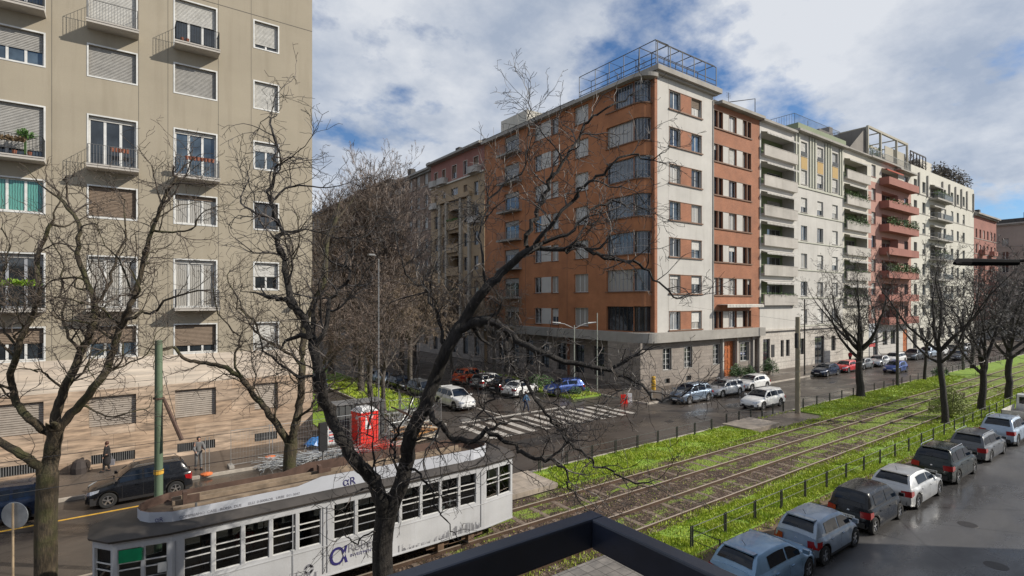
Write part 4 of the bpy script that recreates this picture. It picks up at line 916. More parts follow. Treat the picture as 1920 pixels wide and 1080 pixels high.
def car(label, kind, mat, x, y, heading, z=0.0, wheel_dark=False, rails=False, trim=True, group=None, cat='car', name='parked_car', lift=0.0, hub=None, plate=True, skyroof=None):
    L_, W_, H, wb, ro, hz, bz, f1, f2, f3, f4 = KINDS[kind]; r = .33 if kind not in ('suv',) else .35
    t = thing(name, label, cat, (x, y, z), heading, group); tr = mat if not trim else M_TRIM
    X = lambda f: L_ / 2 - f * L_
    xr, xf = -L_/2 + ro, -L_/2 + ro + wb; xw, xrf, xrr, xtb = X(f1), X(f2), X(f3), X(f4); R_ = r + .055
    key = (kind, mat.name, rails)
    if key not in CARC:
        parts = []
        top = [(-L_/2, bz * .70), (-L_/2 + .05, bz * .86), (xtb, bz - .0 if kind != 'sedan' else bz), (xtb + .15, bz + .02), (xw, bz), (X(.10), hz - .10), (X(.03), hz - .24), (L_/2, hz * .52)]
        if kind == 'sedan': top = [(-L_/2, bz * .78), (-L_/2 + .08, bz + .0), (xtb, bz + .06), (xw, bz), (X(.10), hz - .10), (X(.03), hz - .24), (L_/2, hz * .52)]
        hw = [(-L_/2, W_*.40), (-L_/2 + .06, W_*.455), (-L_/2 + .35, W_*.488), (-L_/2 + .8, W_/2), (L_/2 - 1.0, W_/2), (L_/2 - .45, W_*.475), (L_/2 - .12, W_*.41), (L_/2, W_*.33)]
        xs = {-L_/2, -L_/2 + .03, -L_/2 + .06, -L_/2 + .14, -L_/2 + .3, xtb, xtb + .12, xrr, xrf, xw, X(.10), X(.03), L_/2 - .12, L_/2 - .05, L_/2, X(.16), X(.6), X(.5)}
        for c in (xr, xf):
            for q in range(-6, 7): xs.add(c + R_ * math.sin(q * math.pi / 12))
        xs = sorted(xs); xs = [q for i, q in enumerate(xs) if i == 0 or q - xs[i-1] > .012]
        def zb(q):
            e = .20 + lift + max(0, (abs(q) - L_/2 + .25)) * .35
            for c in (xr, xf):
                if abs(q - c) < R_: e = max(e, r + math.sqrt(max(0, R_ * R_ - (q - c) ** 2)))
            return e
        def ring(q):
            w = lerp(hw, q); tz = lerp(top, q); b = min(zb(q), tz - .12); sh = tz - .10 * (1 if q < xw else .8)
            mid = b + (sh - b) * .45; low = b + (sh - b) * .18
            cr = .03 if q > xw else .0
            return [(w * .965, b), (w * .995, low), (w, mid), (w * .985, b + (sh - b) * .8), (w * .955, sh), (w * .90, tz - .02), (w * .80, tz + cr * .4), (w * .45, tz + .025 + cr), (0, tz + .035 + cr)]
        m = MB(); rings = []
        for q in xs:
            rg = ring(q); full = [(a, c) for a, c in rg] + [(-a, c) for a, c in rg[-2::-1]]; rings.append([m.vert((q, a, c)) for a, c in full])
        for a, b in zip(rings, rings[1:]):
            for k in range(len(a) - 1): m.f.append((a[k], b[k], b[k+1], a[k+1])); m.m.append(1 if k in (0, len(a) - 2) and trim else 0)
        m.f.append(tuple(rings[0])); m.m.append(0); m.f.append(tuple(reversed(rings[-1]))); m.m.append(0)
        # greenhouse
        wt = W_ * .338; tz = lambda q: lerp(top, q)
        gp = [(xtb + .02, tz(xtb + .02) - .01, 0), (xrr, H - .045, 1), ((xrr + xrf) / 2, H, 1), (xrf, H - .05, 1), (xw - .01, tz(xw) - .01, 0)]
        xs2 = [gp[0][0], gp[0][0] + (gp[1][0] - gp[0][0]) * .5, gp[0][0] + (gp[1][0] - gp[0][0]) * .85, gp[1][0], gp[1][0] + .25, gp[2][0], gp[3][0] - .25, gp[3][0], gp[3][0] + (gp[4][0] - gp[3][0]) * .15, gp[3][0] + (gp[4][0] - gp[3][0]) * .5, gp[4][0]]
        def groof(q):
            z = lerp([(a, c) for a, c, _ in gp], q)
            if gp[0][0] < q < gp[1][0]: u_ = (q - gp[0][0]) / (gp[1][0] - gp[0][0]); z += .07 * math.sin(u_ * math.pi)
            if gp[3][0] < q < gp[4][0]: u_ = (gp[4][0] - q) / (gp[4][0] - gp[3][0]); z += .045 * math.sin(u_ * math.pi)
            return z
        def gring(q):
            zr = groof(q); zb_ = tz(q) - .02; wb_ = lerp(hw, q) * .895; u_ = max(0, min(1, (zr - zb_) / (H - bz))); w_ = wb_ + (wt - wb_) * u_
            return [(wb_, zb_), (w_ + .03 * u_, zr - .09 * u_), (w_ - .035 * u_, zr - .02 * u_), (w_ * .55, zr + .012), (0, zr + .02)]
        rings = []
        for q in xs2:
            rg = gring(q); full = rg + [(-a, c) for a, c in rg[-2::-1]]; rings.append([m.vert((q, a, c)) for a, c in full])
        for a, b in zip(rings, rings[1:]):
            for k in range(len(a) - 1): m.f.append((a[k], b[k], b[k+1], a[k+1])); m.m.append(0)
        parts.append(('body', m.mesh('body', [mat, tr], 38)))
        # glass: quads lying 5 mm proud of the greenhouse
        def side(q, v_): g = gring(q); return Vector((q, g[0][0] + (g[1][0] - g[0][0]) * v_, g[0][1] + (g[1][1] - g[0][1]) * v_))
        def sidewin(q0, q1, name_, lo=.10, hi=.93):
            for sg in (1, -1):
                mm = MB(); n = 5; o = Vector((0, .012, .004))
                for i in range(n):
                    a, b = q0 + (q1 - q0) * i / n, q0 + (q1 - q0) * (i + 1) / n
                    P = [side(a, lo) + o, side(b, lo) + o, side(b, hi) + o, side(a, hi) + o]
                    P = [Vector((p.x, p.y * sg, p.z)) for p in P]; mm.face(P if sg < 0 else P[::-1])
                parts.append((name_, mm.mesh(name_, [M_CGL], 180)))
        xm = (xf + xr) / 2 - .02; e0 = gp[3][0] + (gp[4][0] - gp[3][0]) * .72; e1 = gp[0][0] + (gp[1][0] - gp[0][0]) * .55
        sidewin(xm + .05, e0, 'side_window'); sidewin(xr + (.22 if kind not in ('suv', 'wagon') else .30), xm - .05, 'side_window', .12, .92)
        if kind in ('wagon', 'suv') and xr + .22 - e1 > .15: sidewin(max(e1, xrr - .25) , xr + .20, 'side_window', .2, .9)
        def endwin(q0, q1, name_, sp):
            mm = MB(); n = 5
            for i in range(n):
                a, b = q0 + (q1 - q0) * i / n, q0 + (q1 - q0) * (i + 1) / n; ga, gb = gring(a), gring(b); o = Vector((.012 * (1 if sp > 0 else -1), 0, .014))
                ya, yb = ga[2][0] * (.93 if sp > 0 else .86), gb[2][0] * (.93 if sp > 0 else .84)
                for (l, h, kl, kh) in ((-1, -.5, 2, 3), (-.5, 0, 3, 4), (0, .5, 4, 3), (.5, 1, 3, 2)):
                    fz = lambda g, yy, kk: g[kk][1]
                    mm.face([Vector((a, ya * l, ga[kl][1])) + o, Vector((b, yb * l, gb[kl][1])) + o, Vector((b, yb * h, gb[kh][1])) + o, Vector((a, ya * h, ga[kh][1])) + o])
            parts.append((name_, mm.mesh(name_, [M_CGL], 180)))
        endwin(gp[4][0] - .04, gp[3][0] + .02, 'windscreen', 1)
        q0 = gp[0][0] + (gp[1][0] - gp[0][0]) * .22; endwin(q0, gp[1][0] - .06, 'rear_window', -1)
        # lamps
        for sg in (1, -1):
            mm = MB(); z0, z1 = bz - .34, bz - .10
            if kind == 'sedan': z0, z1 = bz - .22, bz - .02
            xx = [-L_/2 - .012, -L_/2 + .06, -L_/2 + .22]; i0 = len(mm.v)
            for q, wq in ((-L_/2 + .005, .66), (-L_/2 + .03, .90), (-L_/2 + .085, 1.03), (-L_/2 + .30, 1.016)):
                w = lerp(hw, q) * wq; mm.v += [(q - .03, sg * w, z0 + (.08 if q > -L_/2 + .2 else 0)), (q - .03 + .04 * (wq > .8), sg * w * (.97), z1)]
            for k in range(3): mm.f.append((i0 + 2*k, i0 + 2*k + 2, i0 + 2*k + 3, i0 + 2*k + 1)); mm.m.append(0)
            parts.append(('tail_light', mm.mesh('tail_light', [M_RED], 40)))
            mm = MB(); i0 = 0
            for q, wq, za, zb_ in ((L_/2 - .02, .62, .58, .66), (L_/2 - .07, .96, .58, .71), (L_/2 - .22, 1.015, .62, .76), (L_/2 - .46, 1.006, .70, .80)):
                w = lerp(hw, q) * wq; kk = hz / .90; mm.v += [(q + .02, sg * w, za * kk), (q - .02, sg * w * .97, zb_ * kk)]
            for k in range(3): mm.f.append((i0 + 2*k, i0 + 2*k + 2, i0 + 2*k + 3, i0 + 2*k + 1)); mm.m.append(0)
            parts.append(('headlight', mm.mesh('headlight', [M_HL], 40)))
            mm = MB(); mm.box(xw - .12, sg * W_ * .47, bz + .02, xw - .02, sg * (W_ * .47 + .19), bz + .15); parts.append(('mirror', mm.mesh('mirror', [mat])))
            mm = MB()
            for q in (xm + .12, xr + .42): w = lerp(hw, q); mm.box(q, sg * (w * .975), bz - .17, q + .16, sg * (w * .985 + .025), bz - .14); 
            parts.append(('door_handle', mm.mesh('door_handle', [mat])))
            mm = MB()
            for q in (xf - R_ - .12, xm + .0, xr + R_ * .55):
                for (za, zb_) in ((.34, .55), (.55, .75), (.75, bz - .10)):
                    g = ring(q); w = max(lerp([(c, a) for a, c in g[:5]], za), lerp([(c, a) for a, c in g[:5]], zb_)) + .002
                    if q < xr + R_ and za < .7: continue
                    mm.face([(q - .006, sg * w, za), (q + .006, sg * w, za), (q + .006, sg * w, zb_), (q - .006, sg * w, zb_)])
            parts.append(('door_seam', mm.mesh('door_seam', [M_TRIM])))
        mm = MB(); mm.box(-L_/2 + .02, -W_ * .36, .26 + lift, -L_/2 - .035, W_ * .36, .46 + lift); mm.box(-L_/2, -W_ * .38, .24, -L_/2 + .1, W_ * .38, .40); parts.append(('rear_bumper', mm.mesh('rear_bumper', [M_TRIM if trim else mat])))
        mm = MB(); mm.box(L_/2 - .03, -W_ * .30, .24, L_/2 + .015, W_ * .30, .44); parts.append(('grille', mm.mesh('grille', [M_TRIM])))
        mm = MB(); mm.box(-L_/2 - .045, -.26, .54 + lift, -L_/2 - .012, .26, .65 + lift, 0)
        for k in range(7): mm.box(-L_/2 - .048, -.19 + k * .057 - .016 + (.02 if k > 1 else 0), .565 + lift, -L_/2 - .0452, -.19 + k * .057 + .016 + (.02 if k > 1 else 0), .625 + lift, 1)
        parts.append(('number_plate', mm.mesh('number_plate', [M_PLATE, M_PTXT])))
        mm = MB(); mm.box(L_/2 + .016, -.26, .36, L_/2 + .03, .26, .46, 0); parts.append(('number_plate', mm.mesh('number_plate', [M_PLATE, M_PTXT])))
        mm = MB(); mm.box(-L_/2 + .12, -W_ * .44, .19, L_/2 - .15, W_ * .44, .50); parts.append(('underbody', mm.mesh('underbody', [M_TRIM])))
        mm = MB(); zq = bz * .93; mm.lathe([(0, -.012), (.045, -.012), (.05, 0)], 12, 0, 'y'); mm.v = [(y_ - L_/2 + .035, x_, z_ + bz * .82) for x_, y_, z_ in mm.v]; parts.append(('badge', mm.mesh('badge', [M_CHROME])))
        rw = gring(q0 + .03); mm = MB(); mm.tube([(q0 - .01, 0, rw[4][1] + .012), (q0 + .06, .28, gring(q0 + .06)[3][1] + .03)], .010, 4); parts.append(('rear_wiper', mm.mesh('rear_wiper', [M_TRIM])))
        if rails:
            for sg in (1, -1):
                mm = MB(); yy = sg * (wt - .01); mm.tube([(xrr + .05, yy, H - .05), (xrr + .12, yy, H + .035), (xrf - .15, yy, H + .035), (xrf - .05, yy, H - .05)], .018, 5); parts.append(('roof_rail', mm.mesh('roof_rail', [M_CHROME])))
        if kind in ('hatch', 'city', 'compact', 'wagon', 'suv'):
            mm = MB(); mm.prism([(xrr + .06, -wt * .9), (xrr - .14, -wt * .86), (xrr - .14, wt * .86), (xrr + .06, wt * .9)], H - .045, H - .01); parts.append(('spoiler', mm.mesh('spoiler', [mat])))
        mm = MB(); mm.tube([(xrr + .3, 0, H - .02), (xrr + .1, 0, H + .2)], .008, 4); parts.append(('aerial', mm.mesh('aerial', [M_TRIM])))
        CARC[key] = parts
    for n, me in CARC[key]: link(n, me, t)
    ty, ri = wheel_meshes(r, .2)
    for cx in (xr, xf):
        for sg in (1, -1):
            o = link('wheel', ty, t, (cx, sg * (W_/2 - .115), r)); o.rotation_euler = (0, 0, 0 if sg < 0 else math.pi); o2 = link('rim', ri, o)
    return t
P_LB = paint('light_blue_car_paint', (.20, .34, .50)); P_SV = paint('silver_blue_car_paint', (.29, .36, .45), .45); P_BK = paint('black_car_paint', (.008, .009, .012), .0); P_SW = paint('bright_silver_car_paint', (.44, .45, .46), .45)
P_DG = paint('dark_green_grey_car_paint', (.018, .024, .023), .2); P_GR = paint('dark_grey_car_paint', (.085, .09, .10), .5); P_WH = paint('white_car_paint', (.66, .66, .65), .0, .4); P_GY = paint('mid_grey_car_paint', (.17, .18, .19), .5)
P_BU = paint('metallic_blue_car_paint', (.02, .06, .24), .4); P_NB = paint('navy_car_paint', (.008, .018, .045), .2); P_RD = paint('red_car_paint', (.50, .015, .02), .1); P_OR = paint('orange_car_paint', (.60, .09, .02), .0); P_SB = paint('steel_blue_car_paint', (.16, .21, .28), .5)
gN = 'cars parked nose to tail beside the near grass strip'
yn = 9.15
def wx(u, v): return gnd(u, v)
near = [('light blue hatchback cut by the bottom edge of the photo', 'hatch', P_LB, 16.75, 9.15), ('silver blue small hatchback right in front of the light blue one', 'city', P_SV, 20.55, 9.2), ('black boxy small car between the two silver ones', 'box', P_BK, 24.75, 9.2),
        ('bright silver hatchback ahead of the black boxy car', 'compact', P_SW, 29.2, 9.2), ('dark green grey sport utility car with roof rails', 'suv', P_DG, 34.6, 9.2), ('dark grey estate car behind the pale crossover', 'wagon', P_GR, 40.6, 9.25), ('pale silver crossover next to the white flatbed truck', 'suv', P_SV, 46.3, 9.2)]
for (lab, kd, mt, X_, Y_) in near:
    car(lab, kd, mt, X_, Y_, 0, rails=kd in ('suv', 'wagon'), group=gN, trim=kd in ('suv', 'box', 'city'))
gF = 'cars parked along the far kerb of the avenue'
far = [('blue grey crossover parked first in front of the stone ground floor', 'suv', P_SB, 41.2, 29.35), ('silver estate car parked between the blue grey crossover and a white hatchback', 'wagon', P_SW, 46.6, 29.55), ('white hatchback parked in front of the orange wooden door', 'compact', P_WH, 52.4, 30.0)]
for (lab, kd, mt, X_, Y_) in far: car(lab, kd, mt, X_, Y_, math.pi - .03, group=gF, rails=kd == 'wagon')
car('white estate car driving along the avenue behind the low fence', 'wagon', P_WH, 44.2, 24.35, math.pi, name='moving_car')
car('bright blue hatchback driving along the avenue near the far tree', 'hatch', P_BU, 79.3, 26.2, math.pi, name='moving_car'); car('dark car driving far along the avenue behind the tram stop trees', 'compact', P_GR, 104, 26.2, math.pi, name='moving_car')
far2 = [('navy hatchback parked first beyond the driveway', 'compact', P_NB, 69.0, 30.1), ('red hatchback parked behind the navy one', 'hatch', P_RD, 74.9, 30.2), ('dark grey hatchback parked behind the red one', 'hatch', P_GY, 79.8, 30.3), ('silver hatchback parked half behind the bright blue moving car', 'compact', P_SW, 85.5, 30.3), ('white estate car parked beneath the red and white banner', 'wagon', P_WH, 91.3, 30.3), ('dark van-like car parked beside the orange door far down', 'suv', P_GR, 99, 30.3), ('silver crossover parked behind the dark van-like car', 'suv', P_SV, 105, 30.3), ('white hatchback far down the row behind the right-hand tree', 'hatch', P_WH, 111, 30.3), ('dark sedan far down the row', 'sedan', P_BK, 117, 30.3), ('pale sedan next to the end of the row', 'sedan', P_SW, 124, 30.3), ('grey hatchback, last one seen in the row', 'hatch', P_GY, 131, 30.3)]
for (lab, kd, mt, X_, Y_) in far2: car(lab, kd, mt, X_, Y_, math.pi, group=gF)
gS = 'cars parked at right angles beside the side street verge'
side_ = [('deep blue hatchback parked nearest the zebra crossing', 'hatch', P_BU, 34.2, 38.6), ('white and silver saloon parked second from the zebra crossing', 'sedan', P_WH, 30.8, 41.0), ('dark saloon parked between the white saloon and a silver estate', 'sedan', P_BK, 31.0, 43.8), ('silver estate car parked next to the orange car', 'wagon', P_SW, 31.1, 46.9), ('orange car parked beyond the silver estate', 'suv', P_OR, 31.0, 50.6)]
for (lab, kd, mt, X_, Y_) in side_: car(lab, kd, mt, X_, Y_, .35 if kd != 'hatch' else -.2 + math.pi, z=0 if X_ < 34 else .14, group=gS)
gM = 'cars parked along the median of the side street'
for (lab, kd, mt, X_, Y_) in [('white car facing the avenue at the end of the median row', 'suv', P_WH, 22.8, 39.6), ('grey car parked second along the median, half hidden by branches', 'wagon', P_GY, 22.9, 45.6), ('dark car parked third along the median', 'hatch', P_BK, 22.9, 51.0), ('silver car parked fourth along the median', 'hatch', P_SV, 22.9, 56.2)]: car(lab, kd, mt, X_, Y_, -math.pi / 2, group=gM)
for (lab, kd, mt, X_, Y_) in [('blue grey car parked on the left side of the side street', 'hatch', P_SB, 15.8, 56), ('black car parked behind the blue grey one on the left of the side street', 'wagon', P_BK, 15.8, 62)]: car(lab, kd, mt, X_, Y_, -math.pi / 2, group='cars on the left of the side street')
car('black small crossover by the green pole, facing left', 'tall', P_BK, .6, 29.95, math.pi + .02, rails=True); car('dark blue people carrier cut by the left edge behind the tree trunk', 'wagon', P_NB, -4.8, 30.0, math.pi)
# white flatbed truck at the right edge
def truck():
    t = thing('flatbed_truck', 'old white flatbed truck cut by the right edge beyond the last parked cars', 'truck', (53.2, 9.3, 0)); Wp = P_WH
    MB().box(-2.6, -.95, .78, 1.0, .95, .9).build('flatbed', plain('worn_truck_bed', (.34, .31, .27), .8, var=.35, scale=2), t)
    m = MB(); m.box(-2.6, -.98, .9, -2.55, .98, 1.28); m.box(-2.6, -.98, .9, 1.0, -.94, 1.28); m.box(-2.6, .94, .9, 1.0, .98, 1.28); m.build('side_board', plain('worn_white_board', (.5, .48, .44), .7, var=.3), t)
    MB().box(-2.5, -.4, .5, 2.4, .4, .77).build('chassis', M_TRIM, t)
    m = MB(); i = 0
    pr = [(1.1, .55), (1.1, 2.0), (1.35, 2.08), (2.1, 2.0), (2.55, 1.3), (2.65, .55)]
    for sg in (-.92, .92): m.v += [(a, sg * (.9 if b > 1.5 else 1), b) for a, b in pr]
    for k in range(6): m.f.append((k, (k + 1) % 6, 6 + (k + 1) % 6, 6 + k)); m.m.append(0)
    m.f.append(tuple(range(6))); m.m.append(0); m.f.append(tuple(range(11, 5, -1))); m.m.append(0); m.build('cab', Wp, t)
    m = MB(); m.box(1.085, -.7, 1.35, 1.098, .7, 1.85); m.build('rear_window', M_CGL, t)
    for sg in (-1, 1): m = MB(); m.box(1.45, sg * .885, 1.3, 2.2, sg * .93, 1.85); m.build('side_window', M_CGL, t); MB().box(-2.66, sg * .7, .62, -2.6, sg * .95, .74).build('tail_light', M_RED, t)
    ty, ri = wheel_meshes(.33, .2)
    for cx in (-1.5, 1.75):
        for sg in (1, -1): o = link('wheel', ty, t, (cx, sg * .82, .33)); o.rotation_euler = (0, 0, 0 if sg < 0 else math.pi); link('rim', ri, o)
truck()
# ================================================================ TREES (bare winter crowns)
def bark(name, c1, c2, moss=None):
    m, t, b = newmat(name)
    r = ramp(t, noise(t, mapping(t, (5, 5, 1.1)), 3, 5, .65), [(.35, c1), (.68, c2)])
    if moss: r = mixc(t, ramp(t, noise(t, mapping(t), 1.3, 5), [(.48, (0, 0, 0)), (.62, (.6, .6, .6))]), r, moss)
    t.links.new(r, b.inputs['Base Color']); b.inputs['Roughness'].default_value = .75
    bump(t, b, noise(t, mapping(t, (9, 9, 1.2)), 4, 5, .7), 1.0, .06); return m
B_DARK = bark('wet_black_bark', (.012, .010, .009), (.045, .038, .032)); B_MOSS = bark('mossy_brown_bark', (.03, .024, .016), (.12, .09, .055), (.07, .075, .02)); B_GREY = bark('grey_brown_bark', (.05, .042, .036), (.14, .12, .10))
T_DARK = twigm('dark_twigs', (.022, .018, .016), (.20, .17, .15), 1.6, .5, .72); T_BRN = plain('brown_twigs', (.075, .058, .045), .7, var=.5, scale=.6); T_PALE = plain('pale_grey_brown_twigs', (.16, .125, .105), .8, var=.45, scale=.35); T_GLD = twigm('golden_weeping_twigs', (.10, .07, .045), (.40, .31, .22), .9, .42, .66); T_SHD = twigm('purple_brown_twigs', (.055, .040, .034), (.36, .28, .23), 1.3, .45, .68)
class Tree:
    def __init__(s, seed, rmin=.006, wob=.30, up=.05, seg=.2, dens=1.0, maxl=4, weep=0.0, crook=1.0, ang=(28, 62), ratio=(.38, .64)):
        s.rnd = random.Random(seed); s.t = MB(); s.c = MB(); s.rmin = rmin; s.wob = wob; s.up = up; s.seg = seg; s.dens = dens; s.maxl = maxl; s.weep = weep; s.ang = ang; s.ratio = ratio
    def walk(s, p, d, L_, lvl):
        n = max(2, int(L_ / (s.seg * (1, 1, .9, .7, .5)[min(lvl, 4)]))); h = L_ / n; pts = [p.copy()]; g = s.rnd.gauss
        for k in range(n):
            d = (d + Vector((g(0, 1), g(0, 1), g(0, 1))) * s.wob * (.7 + .12 * lvl) + Vector((0, 0, s.up - s.weep * (lvl >= 2) * (k / n + .15)))).normalized(); p = p + d * h; pts.append(p.copy())
        return pts
    def limb(s, pts, r0, r1, lvl, start=0.0, dens=1.0, kid=None):
        n = len(pts); rad = [max(s.rmin, r0 + (r1 - r0) * (k / (n - 1)) ** .8) for k in range(n)]
        sides = 9 if r0 > .12 else (6 if r0 > .05 else (4 if r0 > .02 else 3)); tgt = s.t if r0 > .035 else s.c
        tgt.tube(pts, rad, sides, 0, cap=False)
        if lvl >= s.maxl: return
        seglen = [(pts[k+1] - pts[k]).length for k in range(n - 1)]; L_ = sum(seglen)
        cnt = max(2, int(L_ * s.dens * dens * (1.6, 2.1, 3.3, 5.6)[min(lvl, 3)]))
        for q in range(cnt):
            f = start + (1 - start) * (q + s.rnd.random()) / cnt; a = f * L_; k = 0
            while k < n - 2 and a > seglen[k]: a -= seglen[k]; k += 1
            base = pts[k].lerp(pts[k+1], min(1, a / max(seglen[k], 1e-6))); tan = (pts[k+1] - pts[k]).normalized()
            ax = tan.orthogonal().normalized(); ax.rotate(Matrix.Rotation(s.rnd.uniform(0, 6.283), 3, tan)); d = tan.copy(); d.rotate(Matrix.Rotation(R(s.rnd.uniform(*s.ang)), 3, ax))
            if lvl <= 1 and d.z < -.1: d.z *= .3
            cl = (kid or L_) * s.rnd.uniform(*s.ratio) * (1.05 - .55 * f); cl = min(cl, (6, 3.2, 1.7, .75, .4)[min(lvl, 4)] * (1.25 if s.weep else 1))
            if cl < .12: continue
            rr = max(s.rmin, min((r0 + (r1 - r0) * f) * .62, .011 * cl + .004)); s.limb(s.walk(base, d.normalized(), cl, lvl + 1), rr, s.rmin * .8, lvl + 1)
        if lvl < s.maxl - 1 and r1 > .006:
            for _ in range(2): tan = (pts[-1] - pts[-2]).normalized(); d = (tan + Vector((s.rnd.gauss(0, .4), s.rnd.gauss(0, .4), s.rnd.gauss(0, .4)))).normalized(); s.limb(s.walk(pts[-1], d, min(L_ * .35, 1.4), lvl + 1), max(r1 * .8, s.rmin), s.rmin * .8, lvl + 1)
    def generic(s, H, r, hf, nl, spread=(22, 55), ll=None, lean=(0, 0)):
        trunk = [Vector((0, 0, 0)), Vector((0, 0, .25))]; d = Vector((lean[0], lean[1], 1)).normalized(); p = Vector((0, 0, .25))
        for k in range(6): p = p + d * ((hf - .25) / 6) + Vector((s.rnd.gauss(0, .04), s.rnd.gauss(0, .04), 0)); trunk.append(p.copy())
        rr = [r * 1.35, r * 1.1] + [r * (1 - .04 * k) for k in range(6)]; s.t.tube(trunk, rr, 10, 0)
        for k in range(nl):
            a = 6.283 * k / nl + s.rnd.uniform(-.35, .35); e = R(s.rnd.uniform(*spread) if k else 12); d = Vector((math.cos(a) * math.sin(e), math.sin(a) * math.sin(e), math.cos(e)))
            l = (ll or (H - hf)) * s.rnd.uniform(.75, 1.05) * (1 if e < .9 else .85); w = s.wob; s.wob = w * .45; pts = s.walk(trunk[-1 - (k % 3 == 2)], d, l, 0); s.wob = w; s.limb(pts, r * (.52 if k else .7), .018, 0 if l > 4 else 1, .12)
    def finish(s, lab, loc, bmat, tmat, name='bare_tree', group=None, cat='tree'):
        t = thing(name, lab, cat, loc, 0, group); s.t.build('trunk', bmat, t, smooth=60); s.c.build('crown', tmat, t); return t
def traced(T, base, limbs, r_of):
    """limbs: list of (r0, r1, level, [(u, v, depth)...]) measured on the photograph, given real depth"""
    pass
def smooth(pts, n=3):
    out = []
    for k in range(len(pts) - 1):
        p0, p1, p2, p3 = pts[max(k-1, 0)], pts[k], pts[k+1], pts[min(k+2, len(pts)-1)]
        for j in range(n):
            t = j / n; out.append(.5 * ((2*p1) + (p2 - p0) * t + (2*p0 - 5*p1 + 4*p2 - p3) * t*t + (3*p1 - p0 - 3*p2 + p3) * t*t*t))
    out.append(pts[-1]); return out
def trace_tree(T, base, limbs):
    for (r0, r1, lvl, dens, path, d0, d1, *kid) in limbs:
        n = len(path); P = [pt(u, v, d0 + (d1 - d0) * k / (n - 1) + .12 * math.sin(k * 2.1 + r0 * 50) * (k > 0)) - base for k, (u, v) in enumerate(path)]
        P = smooth(P, 4); amp = .04 + .05 * (r0 < .1)
        P = [P[0]] + [q + Vector((T.rnd.gauss(0, 1), T.rnd.gauss(0, 1), T.rnd.gauss(0, 1))) * amp * .5 for q in P[1:-1]] + [P[-1]]; T.limb(P, r0, r1, lvl, .1, dens, kid[0] if kid else None)
